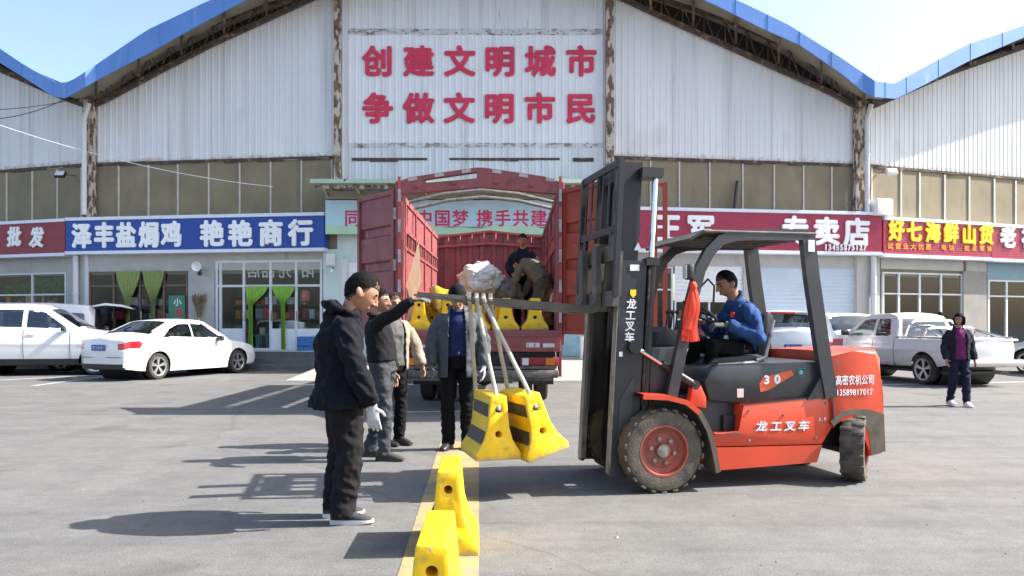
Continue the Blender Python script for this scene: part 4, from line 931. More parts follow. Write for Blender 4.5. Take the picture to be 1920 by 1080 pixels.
# body
mb = MB(); mb.prism(side_poly([(1337, 838), (1542, 833), (1562, 800), (1566, 742), (1392, 758), (1388, 811), (1340, 812)], .50), XZ, -.50, .50, .014); n0 = len(mb.bm.verts)
mb.prism(side_poly([(1345, 882), (1532, 867), (1542, 834.5), (1337, 839.5)], .50), XZ, -.50, .50)
for i_, v_ in enumerate(mb.bm.verts):
    if i_ >= n0 and v_.co.z < .32: v_.co.y *= .86
bd = mb.build('body', M['fl_red'], F)
mb = MB(); mb.prism(side_poly([(1556, 662), (1558, 662), (1565, 790), (1562.5, 790)], .525), XZ, .515, .5235); mb.prism(side_poly([(1392, 756.5), (1560, 741), (1560, 743), (1392, 759)], .5), XZ, .49, .503); mb.build('panel_gap', M['black'], bd, smooth=None)
mb = MB()
for px, py in ((1405, 770), (1550, 756), (1405, 826), (1530, 820), (1470, 778)): mb.disc(FL(px, py, .503), .011, (0, 1, 0), .01, 8)
mb.build('bolt', M['hub'], bd)
mb = MB(); mb.prism(side_poly([(1300, 800), (1345, 812), (1396, 811), (1396, 756), (1330, 748), (1300, 748)], .5), XZ, -.36, .36); mb.build('foot_well', M['fl_grey'], F, smooth=None)
mb = MB(); mb.prism(side_poly([(1340, 813), (1388, 811.5), (1388, 814), (1340, 815)], .5), XZ, .36, .505); mb.build('step_plate', M['fl_fork'], F, smooth=None)
# counterweight: rounded rear in plan
cw = side_poly([(1549, 658), (1600, 654), (1647, 653), (1655, 668), (1657, 706), (1661, 740), (1661, 800), (1660, 848), (1632, 855), (1629, 815), (1618, 790), (1600, 777), (1580, 783), (1562, 802), (1556, 742)], .46)
mb = MB(); xr = min(p[0] for p in cw); P = []
def cwy(x, y): # pull the corners of the rear forwards
    return x
vs = []
for y in [-.52 + 1.04 * i / 12 for i in range(13)]:
    f = abs(y) / .52; pull = .07 * max(0, f - .45) ** 2 / .3
    vs.append([mb.bm.verts.new((x + pull * max(0, min(1, (-1.35 - x) / .7)), y * (1 - .0 * f), z - .015 * f ** 3 * (1 if z > .9 else 0))) for x, z in cw])
n_ = len(cw)
for i in range(12):
    for j in range(n_): mb.f([vs[i][j], vs[i + 1][j], vs[i + 1][(j + 1) % n_], vs[i][(j + 1) % n_]])
mb.f(vs[0]); mb.f(vs[-1][::-1])
es = [e for fc in mb.bm.faces if len(fc.verts) > 4 for e in fc.edges]
bmesh.ops.bevel(mb.bm, geom=es, offset=.03, segments=3, affect='EDGES', profile=.5)
mb.build('counterweight', M['fl_red'], F, smooth=30)
a = FL(1651, 722, .40); mb = MB(); mb.box((a.x + .045, 0, a.z), (.10, .86, .11), None, .02); mb.build('rear_lamp', M['fl_grey'], F)
mb = MB()
for sy in (1, -1): mb.prism(side_poly([(1657, 776), (1660, 846), (1633, 853), (1630, 815), (1619, 789), (1600, 776), (1580, 782), (1563, 800), (1557, 790), (1575, 772), (1600, 766), (1630, 768)], .52), lambda a, b, t: V((a, sy * t, b)), .515, .5235)
mb.build('skirt_plate', M['fl_brown'], F, smooth=None)  # dark brown plate over the counterweight skirt and wheel arch rim
# hood, seat
mb = MB(); mb.prism(side_poly([(1332, 694), (1348, 686), (1440, 682), (1531, 677), (1547, 690), (1556, 745), (1500, 752), (1391, 759), (1330, 751), (1321, 715)], .46), XZ, -.46, .46, .03); mb.build('engine_hood', M['fl_grey'], F)
mb = MB(); mb.prism(side_poly([(1330, 684), (1340, 672), (1420, 664), (1436, 668), (1436, 682), (1336, 688)], .26), XZ, -.25, .25, .02); mb.build('seat', M['blackplastic'], F)
mb = MB(); mb.prism(side_poly([(1418, 672), (1432, 590), (1440, 585), (1450, 592), (1440, 672)], .22), XZ, -.23, .23, .02); mb.build('backrest', M['blackplastic'], F)
mb = MB(); mb.tube([FL(1418, 676, .28), FL(1435, 668, .28), FL(1450, 600, .28)], .018, 8); mb.tube([FL(1345, 684, .28), FL(1420, 679, .28)], .016, 8); mb.build('seat_rail', M['steel'], F)
# cowl
mb = MB(); mb.prism(side_poly([(1205, 654), (1285, 650), (1268, 738), (1205, 745)], .45), XZ, -.42, .42, .015); mb.build('cowl', M['fl_grey'], F)
mb = MB(); mb.prism(side_poly([(1232, 650), (1234, 622), (1250, 613), (1275, 622), (1284, 650)], .2), XZ, -.2, .2, .02); mb.build('instrument_pod', M['blackplastic'], F)
mb = MB(); c = FL(1312, 585, .0); ax = V((-.55, 0, .83)); t, u, v = frame(ax)
mb.tube([c + (u * math.cos(k * math.pi / 12) + v * math.sin(k * math.pi / 12)) * .17 for k in range(24)], .014, 8, close=True)
for k in range(3): a = k * 2.09; mb.tube([c, c + (u * math.cos(a) + v * math.sin(a)) * .17], .011, 6)
mb.tube([c, c - ax * .35], .03, 8); mb.build('steering_wheel', M['blackplastic'], F)
mb = MB()
for k in range(3): a = FL(1248 + k * 9, 620, -.15 + .0 * k); mb.tube([a, a + V((-.02, 0, .16))], .009, 6); mb.ball(a + V((-.02, 0, .17)), .022)
mb.build('control_lever', M['blackplastic'], F)
# overhead guard
rz_ = 2.14
for sy in (1, -1):
    y = .49
    fp = [FL(px, py, y) for px, py in ((1258, 742), (1277, 650), (1297, 560), (1311, 506), (1328, 473), (1349, 451), (1378, 442), (1440, 440), (1514, 441))]
    fp = [V((p.x, sy * y, p.z)) for p in fp]; mb = MB()
    mb.tube(fp, [(.035, .045)] * len(fp), 4, side=(0, 1, 0)); mb.build('guard_pillar', M['fl_grey'], F, smooth=None)
    rp = [FL(px, py, y) for px, py in ((1512, 437), (1521, 520), (1534, 610), (1546, 690), (1556, 745))]; rp = [V((p.x, sy * y, p.z)) for p in rp]
    mb = MB(); mb.tube(rp, [(.035, .062)] * len(rp), 4, side=(0, 1, 0)); mb.build('guard_pillar', M['fl_grey'], F, smooth=None)
    q = side_poly([(1546, 690), (1566, 742), (1512, 750)], y); mb = MB(); mb.prism(q, lambda a, b, t: V((a, sy * t, b)), y - .03, y + .02); mb.build('pillar_foot', M['fl_grey'], F, smooth=None)
a, b = FL(1318, 430, .52), FL(1531, 440, .52)
mb = MB(); mb.box(((a.x + b.x) / 2, 0, rz_ + .03), (a.x - b.x, 1.06, .028), None, .01); mb.hexa([V((a.x - .01, -.53, rz_ + .017)), V((a.x - .01, .53, rz_ + .017)), V((a.x + .10, .50, rz_ - .05)), V((a.x + .10, -.50, rz_ - .05)), V((a.x - .01, -.53, rz_ + .043)), V((a.x - .01, .53, rz_ + .043)), V((a.x + .115, .50, rz_ - .03)), V((a.x + .115, -.50, rz_ - .03))])
for k in range(7): y = -.39 + k * .13; mb.box(((a.x + b.x) / 2, y, rz_ - .0), (a.x - b.x - .1, .03, .03))
mb.build('guard_roof', M['fl_fork'], F, smooth=None)
a = FL(1521, 461, .53); mb = MB(); mb.box(a, (.06, .012, .10)); mb.build('pillar_label', M['letter_white'], F, smooth=None)
# mast (leans back 3 deg)
MX = .305; LEAN = math.tan(R(3.0)); mx = lambda x, z: MX + x - (z - .3) * LEAN
def mcol(mb, y0, y1, x0, x1, z0, z1):
    mb.hexa([V((mx(x, z), y, z)) for z in (z0, z1) for x, y in ((x0, y0), (x0, y1), (x1, y1), (x1, y0))])
for sy in (1, -1):
    mb = MB(); y0, y1 = sorted((sy * .36, sy * .45)); mcol(mb, y0, y1, -.13, -.10, .12, 1.92); mcol(mb, y0, y1, .07, .10, .12, 1.92); yw0, yw1 = sorted((sy * .43, sy * .452)); mcol(mb, yw0, yw1, -.131, .101, .12, 1.92)
    om = mb.build('outer_mast', M['fl_mast'], F, smooth=None)
    mb = MB(); mcol(mb, *sorted((sy * .352, sy * .452)), .101, .107, .14, 1.90); mcol(mb, *sorted((sy * .352, sy * .36)), .06, .10, .14, 1.90); mb.build('worn_edge', M['steel'], om, smooth=None)
    mb = MB(); mb.prism([(MX - .02, .62), (MX + .09, .42), (MX + .09, .75), (MX - .02, .95)], lambda a, b, t: V((a - (b - .3) * LEAN - .04, sy * t, b)), .452, .458); mb.build('brace_plate', M['fl_grey'], om, smooth=None)
    mb = MB(); mb.tube([V((mx(-.155, z), sy * (.455 + .01 * math.sin(z * 5)), z)) for z in np.linspace(.7, 1.85, 10)], .012, 6); mb.build('hydraulic_hose', M['rubber'], om)
    mb = MB(); y0, y1 = sorted((sy * .28, sy * .355)); mcol(mb, y0, y1, -.085, -.06, .6, 2.76); mcol(mb, y0, y1, .055, .08, .6, 2.76); yw0, yw1 = sorted((sy * .333, sy * .357)); mcol(mb, yw0, yw1, -.086, .081, .6, 2.76); mb.build('inner_mast', M['fl_black'], F, smooth=None)
    mb = MB(); y = sy * .40; mb.tube([V((mx(-.19, z), y, z)) for z in (.4, 1.95)], .042, 12); cy = mb.build('lift_cylinder', M['fl_black'], F)
    mb = MB(); mb.tube([V((mx(-.19, z), y, z)) for z in (1.95, 2.66)], .024, 12); mb.build('piston_rod', M['chrome'], cy); 
    mb = MB(); mb.tube([V((mx(-.01, z), sy * .12, z)) for z in (1.5, 2.62)], [(.03, .012)] * 2, 6, side=(0, 1, 0)); mb.build('lift_chain', M['fl_fork'], F, smooth=None)
mb = MB()
for z, x0, x1, yy in ((2.70, -.08, .06, .28), (2.2, -.12, -.09, .28), (1.86, -.16, -.12, .36), (.3, -.15, -.11, .36), (1.0, -.16, -.13, .36)): mcol(mb, -yy, yy, x0, x1, z - .06, z + .06)
for sy in (1, -1): mcol(mb, *sorted((sy * .36, sy * .47)), -.24, -.12, 1.88, 1.94); mcol(mb, *sorted((sy * .28, sy * .46)), -.24, -.05, 2.62, 2.70)
mb.build('mast_crossbar', M['fl_black'], F, smooth=None)
for sy in (1, -1):
    mb = MB(); q = V((mx(-.05, 1.2), sy * .47, 1.2)); e = FL(1305, 722, .47); e.y = sy * .44; mb.disc(q, .055, (0, 1, 0), .06, 16); mb.tube([q.lerp(e, .45), e], .032, 12); mb.disc(e, .04, (0, 1, 0), .06, 16); tc_ = mb.build('tilt_cylinder', M['fl_black'], F); mb = MB(); mb.tube([q, q.lerp(e, .5)], .016, 10); mb.build('cylinder_rod', M['chrome'], tc_)
    mb = MB(); mb.prism(side_poly([(1290, 760), (1296, 725), (1312, 722), (1322, 745), (1322, 765)], .44), lambda a, b, t: V((a, sy * t, b)), .38, .47, .01); mb.build('tilt_bracket', M['fl_red'], F)
# carriage, backrest, forks
cx = lambda z: mx(.13, z)
mb = MB()
for z in (1.60, 1.98): mb.hexa([V((cx(zz_) + d, y, zz_)) for zz_ in (z - .065, z + .065) for d, y in ((0, -.53), (.05, -.53), (.05, .53), (0, .53))])
for y in (-.5, -.26, .26, .5): mb.hexa([V((cx(zz_) + d, yy, zz_)) for zz_ in (1.62, 1.99) for d, yy in ((-.02, y - .03), (.035, y - .03), (.035, y + .03), (-.02, y + .03))])
for sy in (1, -1): mb.hexa([V((cx(zz_) + d, yy, zz_)) for zz_ in (1.5, 2.12) for d, yy in ((-.16, sy * .25 - .02), (-.01, sy * .25 - .02), (-.01, sy * .25 + .02), (-.16, sy * .25 + .02))])
mb.build('fork_carriage', M['fl_fork'], F, smooth=None)
mb = MB(); pz = lambda z, y, d=.0: V((cx(z) + .03 + d, y, z))
for y in (-.52, .52): mb.tube([pz(1.62, y), pz(2.74, y)], [(.03, .02)] * 2, 4, side=(0, 1, 0))
for z in (2.18, 2.725): mb.beam(pz(z, -.54), pz(z, .54), .03, .06)
for k in range(6): y = -.40 + k * .16; mb.beam(pz(2.2, y), pz(2.72, y), .014, .028, (0, 1, 0))
for y in (-.36, .36): mb.beam(pz(1.98, y), pz(2.2, y), .03, .06, (0, 1, 0))
mb.build('load_backrest', M['fl_black'], F, smooth=None)
for y in (.2, -.2):
    mb = MB(); z0 = 1.50; sl = math.tan(R(3.6)); x0 = cx(1.5) + .10; Lf = 1.50
    pr = [(x0 - .045, 2.05), (x0, 2.05), (x0 - .0, z0 + .09), (x0 + .03, z0 + .05), (x0 + .10, z0 + .045 + .1 * sl), (x0 + Lf, z0 + .055 + Lf * sl), (x0 + Lf, z0 + .04 + Lf * sl), (x0 + Lf * .6, z0 - .005 + Lf * .6 * sl), (x0 + .02, z0 - .02), (x0 - .03, z0), (x0 - .045, z0 + .03)]
    mb.prism(pr, XZ, y - .06, y + .06); mb.build('fork', M['fl_fork'], F, smooth=None)
# fenders, wheels
for sy in (1, -1):
    arc = [FL(px, py, .6) for px, py in ((1203, 741), (1250, 743), (1285, 752), (1310, 772), (1328, 806), (1338, 845), (1345, 884))]
    mb = MB(); P = [[V((p.x, sy * .37, p.z)), V((p.x, sy * .62, p.z))] for p in arc]; Q = []
    P2 = []
    for i, p in enumerate(arc):
        t_ = (arc[min(i + 1, 6)] - arc[max(i - 1, 0)]).normalized(); n2 = V((t_.z, 0, -t_.x)); n2 = n2 if n2.dot(V((0, 0, .35)) - V((p.x, 0, p.z))) < 0 else -n2
        P2.append([V((p.x, sy * y, p.z)) + n2 * d for y, d in ((.37, -.012), (.62, -.012), (.625, -.03), (.64, -.03), (.64, .012), (.37, .012))])
    mb.grid(P2[:4]); ff = mb.build('front_fender', M['fl_red'], F); mb = MB(); mb.grid(P2[3:]); mb.build('fender_skirt', M['fl_brown'], ff)
    mb = MB(); mb.grid([[V((p.x * .985 + .0, sy * y, p.z - .018)) for y in (.38, .615)] for p in arc]); mb.build('fender_lining', M['fl_brown'], F)
    wheel_parts((0, sy * .50, .345), (0, sy, 0), .345, .24, F, .60, 'fl_rim', 'rubber_dusty', lugs=22)
PH = R(28) ; d_ = V((math.cos(PH), -math.sin(PH), 0)); ax_l = V((d_.dot(hv), d_.dot(lv), 0))
for y, nm in ((.43, 1), (-.43, -1)):
    a = FL(1602, 845, .43); wheel_parts((a.x, y, .295), tuple(ax_l), .295, .2, F, .55, 'fl_rim', 'rubber_dusty', lugs=18)
mb = MB(); a = FL(1602, 845, .43); mb.box((a.x, 0, .3), (.16, .7, .14)); mb.box((FL(1440, 800, 0).x, 0, .45), (1.3, .8, .3)); mb.build('axle_housing', M['black'], F, smooth=None)
# lamp & mirror & stickers & lettering
a = FL(1296, 510, .5); mb = MB(); mb.box(a + V((.02, 0, 0)), (.07, .09, .13), None, .02); lm = mb.build('work_lamp', M['blackplastic'], F); mb = MB(); mb.box(a + V((.058, .0, 0)), (.01, .07, .11)); mb.build('lens', M['lens'], lm)
mb = MB(); p0 = FL(1312, 540, .40); mb.tube([p0, p0 + V((-.1, -.05, .08)), p0 + V((-.16, -.05, .02)), p0 + V((-.15, -.05, -.14))], .01, 8); mb.build('grab_bar', M['black'], F)
def ftext(name, s, pts, y, h, mat, th=.004, w=None, shear=0, vertical=False, bold=.03):
    it = []
    for ch, (px, py) in zip(s, pts): q = FL(px, py, y); it.append((ch, -q.x, q.z, (w or h), h))
    return lettering(name, it, lambda a, b, t: V((-a, y + t, b)), M[mat], F, th=th, bold=bold, shear=shear, base=.002)
ftext('body_lettering', '龙工叉车', [(1428, 799), (1455, 799), (1481, 798.5), (1507, 798)], .5, .088, 'letter_white', w=.105, shear=.12)
ftext('mast_lettering', '龙工叉车', [(1184, 570), (1182, 591), (1181, 611), (1180, 632)], .452, .085, 'letter_white')
ftext('hood_lettering', '30', [(1437, 712), (1457, 711)], .46, .075, 'letter_white', w=.085, bold=.05)
ftext('small_lettering', '3.0', [(1536, 786), (1541, 785.7), (1546, 785.4)], .5, .028, 'letter_white')
ftext('counterweight_lettering', '高密农机公司', [(1572 + i * 12.2, 713 - i * .3) for i in range(6)], .521, .088, 'letter_white', w=.060, bold=.02)
ftext('counterweight_number', '13589817017', [(1570 + i * 6.3, 736 - i * .15) for i in range(11)], .521, .055, 'letter_white', w=.045, bold=.02)
mb = MB(); mb.prism(side_poly([(1424, 720), (1430, 708), (1484, 694), (1488, 703), (1440, 732), (1426, 735)], .46), XZ, .455, .4615); mb.build('hood_sticker', M['sticker_orange'], F, smooth=None)
a = FL(1502, 698, .46); mb = MB(); mb.tube([a + V((.036 * math.cos(k * .2618), .002, .036 * math.sin(k * .2618))) for k in range(24)], [(.008, .002)] * 24, 6, side=(0, 1, 0), close=True); mb.disc(a + V((0, .001, 0)), .02, (0, 1, 0), .004); mb.build('round_badge', pm('teal_badge', (.15, .45, .5), .5), F, smooth=None)
a = FL(1388, 737, .46); mb = MB(); mb.box(a, (.06, .006, .075)); mb.build('pale_sticker', M['sticker_pink'], F, smooth=None)
a = FL(1187, 551, .452); mb = MB(); mb.prism([(-.025, .035), (.025, .035), (.025, -.005), (0, -.035), (-.025, -.005)], lambda p, q, t: a + V((p, t, q)), 0, .005); mb.build('shield_badge', M['letter_yellow'], F, smooth=None)
mb = MB()
for px, py, w_, h_ in ((1190, 502, .08, .05), (1164, 664, .03, .04)): mb.box(FL(px, py, .454), (w_, .005, h_))
mb.build('mast_sticker', M['letter_white'], F, smooth=None)
mb = MB(); a = FL(1196, 463, .36); mb.prism([(-.035, -.03), (.035, -.03), (0, .04)], lambda p, q, t: a + V((p, t, q)), 0, .005); mb.build('warning_triangle', M['letter_white'], F, smooth=None)
# red ribbon on the pillar
a = FO + hv * FL(1300, 540, .56).x + lv * .56; a.z = FL(1300, 540, .56).z
r = MB()
for k in range(7):
    ang = k * .9; L_ = .46 - .05 * (k % 3); o_ = V((.035 * math.cos(ang), .02 * math.sin(ang), 0)); pts = []
    for i in range(9): f = i / 8; pts.append(V((0, 0, -L_ * f)) + o_ * (1.45 * f ** .6 + .25 * math.sin(f * 7 + k)) + V((-.03 * f + .012 * math.sin(6 * f + k), 0, 0)))
    r.tube(pts, [(.010 + .022 * min(1, 2 * i / 8), .005) for i in range(9)], 6)
r.ball((0, 0, .0), (.032, .03, .04)); o = r.build('red_ribbon', M['ribbon']); o.location = a + V((0, 0, .015)); tag(o, 'bundle of bright red ribbon tied to the front pillar of the forklift', 'ribbon')
# lifting straps
def strap(label, p, q, wd=.0175):
    n = 14; pts = [p.lerp(q, i / n) + V((.0015 * math.sin(i * 1.3), 0, 0)) for i in range(n + 1)]
    mb = MB(); fk = p + V((0, .0, .055)); 
    mb.tube([p + V((0, .075, -.10)), p + V((0, .07, .02)), p + V((0, .03, .06)), p + V((0, -.04, .06)), p + V((0, -.075, .02))] + pts[1:], [(wd, .006)] * (n + 5), 8, side=(1, 0, 0))
    e = (q - p).normalized(); mb.tube([q - e * .03, q + V((0, .012, -.004)), q + V((0, .08, .0))], [(.016, .006)] * 3, 8, side=(1, 0, 0))
    tag(mb.build('lifting_strap', M['strap'], smooth=50), label, 'strap', 'webbing slings on the fork')
def FW(x, y, z): v = FO + hv * x + lv * y; v.z = z; return v
xt = lambda L_: cx(1.5) + .10 + L_
pF = lambda L_: FW(xt(L_), .2, 1.50 + .02 + L_ * math.tan(R(3.6)))
h1n = b1.matrix_world @ V((0, -.31, .40)); h1f = b1.matrix_world @ V((-.0, .30, .42)); h2n = b2.matrix_world @ V((0, -.31, .40)); h2f = b2.matrix_world @ V((0, .30, .42))
strap('pale strap from the fork to the near hole of the level hanging barrier', pF(1.02), h1n); strap('grey strap from the fork to the rear of the level hanging barrier, outermost', pF(1.08), h1f + V((-.05, 0, .05)))
strap('bright strap running slanted from the fork to the tilted hanging barrier', pF(.96), h2n); strap('grey strap from the fork down to the rear of the tilted hanging barrier', pF(.90), h2f + V((0, 0, .06)))
# ================================================================ CARS
def inpoly(x, z, poly):
    c = False; n = len(poly)
    for i in range(n):
        (x0, z0), (x1, z1) = poly[i], poly[i - 1]
        if (z0 > z) != (z1 > z) and x < (x1 - x0) * (z - z0) / (z1 - z0) + x0: c = not c
    return c
def smooth_tab(tab, x):
    xs = [p[0] for p in tab]; i = min(max(bisect.bisect(xs, x), 1), len(xs) - 1); (x0, y0), (x1, y1) = tab[i - 1], tab[i]; t = min(1, max(0, (x - x0) / (x1 - x0)))
    return y0 + (y1 - y0) * t
def car(name, label, cat, loc, rz, S, group=None):
    """lofted car body, nose towards local +x. S: L W paint belt roof wheels r sill windows lamps..."""
    root = thing(name, label, cat, (loc[0], loc[1], 0), rz, group); L, W = S['L'], S['W']; hw = W / 2; x0, x1 = -L / 2, L / 2; r = S['r']; ar = r + .055
    def sm(tab, x, k=.06): return sum(smooth_tab(tab, x + d * k) for d in (-1, -.5, 0, .5, 1)) / 5
    belt = lambda x: sm(S['belt'], x); roof = lambda x: max(belt(x), sm(S['roof'], x)); sill = lambda x: sm(S['sill'], x)
    def width(x):
        rr, rf = .46, .75
        if x < x0 + rr: t = (x0 + rr - x) / rr; return hw * (1 - .19 * t ** 2.3)
        if x > x1 - rf: t = (x - x1 + rf) / rf; return hw * (1 - .22 * t ** 2.4)
        return hw
    def zb(x):
        z = sill(x)
        for wx in S['wheels']:
            d = abs(x - wx)
            if d < ar: z = max(z, r + math.sqrt(ar * ar - d * d))
        return z
    xs = set(np.linspace(x0, x1, 210).tolist())
    for wx in S['wheels']:
        for k in range(17): xs.add(wx + ar * math.cos(math.pi * k / 16))
    xs = sorted(x for x in xs if x0 <= x <= x1); N1, N2, N3 = 18, 20, 8
    lean = S.get('lean', .36)
    def section(x):
        a, b, c, w_ = zb(x), belt(x), roof(x), width(x); s = sill(x); out = []
        def ys(z):
            t = (z - s) / max(.05, b - s); t = min(1, max(0, t))
            y = w_ * (1 - .07 * (1 - t) ** 3 - .055 * t ** 4) + .012 * math.exp(-((t - .60) / .05) ** 2)
            return y
        for j in range(N1 + 1): z = a + (b - a) * j / N1; out.append((ys(z), z))
        yb = ys(b); g = c - b
        yr = max(.3, yb - lean * g - .03 * min(1, g / .2) - .05 * max(0, .2 - g) / .2)
        for j in range(1, N2 + 1):
            t = j / N2; out.append((yb + (yr - yb) * t - .02 * math.sin(math.pi * t) * -1 * min(1, g / .3), b + g * t))
        cr = .035 + .02 * (1 - min(1, g / .3))
        for j in range(1, N3 + 1): t = j / N3; out.append((yr * (1 - t), c + cr * (1 - (1 - t) ** 2)))
        return out
    secs = [section(x) for x in xs]
    cells = {}
    def classify(xc, yc, zc, j):
        if N1 <= j < N1 + N2:
            for k, poly in enumerate(S['side_windows']):
                if inpoly(xc, zc, poly): return ('side_window', k)
        if j >= N1 + N2 - 1:
            for nm, a, b in S['screens']:
                if a < xc < b and yc < S.get('screen_w', .88) * (max(.3, hw * .94 - lean * (roof(xc) - belt(xc)))): return (nm, 0)
        if j < N1:
            for nm, poly in S['lamps']:
                if inpoly(xc, zc, poly): return (nm, 1)
            if zc < sill(xc) + S.get('dark_sill', 0): return ('dark', 0)
        return ('paint', 0)
    for i in range(len(xs) - 1):
        for j in range(N1 + N2 + N3):
            q = [(xs[i], *secs[i][j]), (xs[i + 1], *secs[i + 1][j]), (xs[i + 1], *secs[i + 1][j + 1]), (xs[i], *secs[i][j + 1])]
            c = [sum(p[k] for p in q) / 4 for k in range(3)]
            key = classify(c[0], c[1], c[2], j)
            for sy in (1, -1): cells.setdefault(key if key[0] in ('paint', 'dark') or key[0] in [s_[0] for s_ in S['screens']] else key + (sy,), []).append([V((p[0], sy * p[1], p[2])) for p in (q if sy > 0 else q[::-1])])
    # end caps
    for xe, sg in ((x0, -1), (x1, 1)):
        se = secs[0] if sg < 0 else secs[-1]; K = 10; zt = max(p[1] for p in se); zl = se[0][1]
        def cp(j, u):
            y, z = se[j]; yy = y * u; t = (z - zl) / max(.01, zt - zl); return V((xe + sg * (.05 * (1 - u * u) * 1.0 + S.get('bulge', .06) * math.sin(math.pi * min(1, max(0, t))) * (1 - abs(u) ** 4) - 0), yy, z))
        for j in range(N1 + N2 + N3):
            for k in range(K):
                u0, u1 = -1 + 2 * k / K, -1 + 2 * (k + 1) / K; q = [cp(j, u0), cp(j, u1), cp(j + 1, u1), cp(j + 1, u0)]; zc = sum(p.z for p in q) / 4; yc = sum(p.y for p in q) / 4
                key = ('paint', 0)
                for nm, yz0, yz1, za, zb_ in S.get('cap_lamps', {}).get(sg, []):
                    if za < zc < zb_ and yz0 < abs(yc) < yz1: key = (nm, 1, 1 if yc > 0 else -1) if nm in ('tail_lamp', 'headlamp') else (nm, 0)
                if zc < zl + S.get('dark_bumper', .0): key = ('dark', 0)
                cells.setdefault(key, []).append(q)
    mats = {'paint': S['paint'], 'dark': 'blackplastic', 'tail_lamp': 'tail_red', 'headlamp': 'lens', 'grille': 'blackplastic'}
    body = MB()
    for key in (('paint', 0), ('dark', 0), ('grille', 0)):
        body.mi = 0 if key[0] == 'paint' else 1
        for q in cells.pop(key, []): body.f([body.bm.verts.new(p) for p in q])
    bo = body.build('body', [M[S['paint']], M['blackplastic']], root, smooth=38, weld=True, recalc=False)
    for key, qs in cells.items():
        mb = MB()
        for q in qs: mb.f([mb.bm.verts.new(p) for p in q])
        g = key[0] not in mats
        mb.build(key[0], M['carglass'] if g else M[mats[key[0]]], root, smooth=40, weld=True, recalc=False)
    # inner shell: floor, seats, arch liners
    mb = MB(); mb.box((0, 0, .30), (L * .93, W * .84, .06)); mb.box((0, 0, max(.5, belt(0) - .30)), (L * .72, W * .80, .05))
    for wx in S['wheels']: mb.lathe([(ar + .02, -.001), (ar + .02, W * .8)], (wx, -W * .4, r), (0, 1, 0), 24)
    mb.build('underbody', M['black'], root, smooth=None)
    mb = MB()
    for sx_ in S.get('seats', (.25, -.65)):
        for sy in (1, -1):
            mb.box((sx_, sy * .36, belt(0) - .12), (.16, .48, .60), Matrix.Rotation(R(-12), 3, 'Y'), .05); mb.box((sx_ - .1, sy * .36, belt(0) + .26), (.1, .26, .16), None, .04)
    mb.build('seats', M['darkbag'], root)
    # wheels
    for wx in S['wheels']:
        for sy in (1, -1): wheel_parts((wx, sy * (hw - .13), r), (0, sy, 0), r, .225, root, .70, 'alloy', 'rubber', spokes=5)
    # trim: seams, handles, mirrors, plate
    mb = MB()
    for xd in S.get('seams', []):
        i = min(range(len(xs)), key=lambda k: abs(xs[k] - xd)); se = secs[i]
        for sy in (1, -1): mb.tube([V((xs[i], sy * (se[j][0] + .0005), se[j][1])) for j in range(1, N1 + 1)], .0045, 4)
    z_ = S.get('plate', .8) + (.13 if 'plate' in S else 0); mb.tube([(x0 - .035 - S.get('bulge', .06) * (1 - (y_ / (hw * .86)) ** 4), y_, z_ - .36) for y_ in np.linspace(-hw * .78, hw * .78, 9)], .006, 4)
    mb.build('door_seam', M['black'], root, smooth=None)
    for xd in S.get('handles', []):
        for sy in (1, -1): mb = MB(); mb.box((xd, sy * (hw * .975), belt(xd) - .13), (.2, .035, .03), None, .01); mb.build('door_handle', M[S.get('handle', S['paint'])], root)
    for sy in (1, -1):
        xm, zm = S['mirror']; mb = MB(); mb.box((xm, sy * (hw + .07), zm), (.10, .2, .14), None, .035); mb.beam((xm + .02, sy * (hw - .08), zm - .07), (xm, sy * (hw + .05), zm - .04), .05, .03); mb.build('wing_mirror', M[S.get('mirror_mat', 'blackplastic')], root)
    if 'plate' in S:
        z = S['plate']; mb = MB(); mb.box((x0 - .05 - S.get('bulge', .06) - .012, 0, z), (.012, .44, .14)); pl = mb.build('number_plate', M['plate_blue'], root, smooth=None)
        lettering('plate_lettering', [(c_, .155 - i * .052 - (.02 if i > 1 else 0), z, .045, .08) for i, c_ in enumerate(S.get('ptext', '鲁C5K3D1'))], lambda a, b, t: V((x0 - .05 - S.get('bulge', .06) - .0185 - t, a, b)), M['letter_white'], pl, th=.002, bold=0)
    if S.get('bumper_bar'):
        mb = MB(); mb.box((x0 - .09, 0, .52), (.14, W * .96, .16), None, .04); mb.build('rear_bumper', M['chrome'], root)
    return root
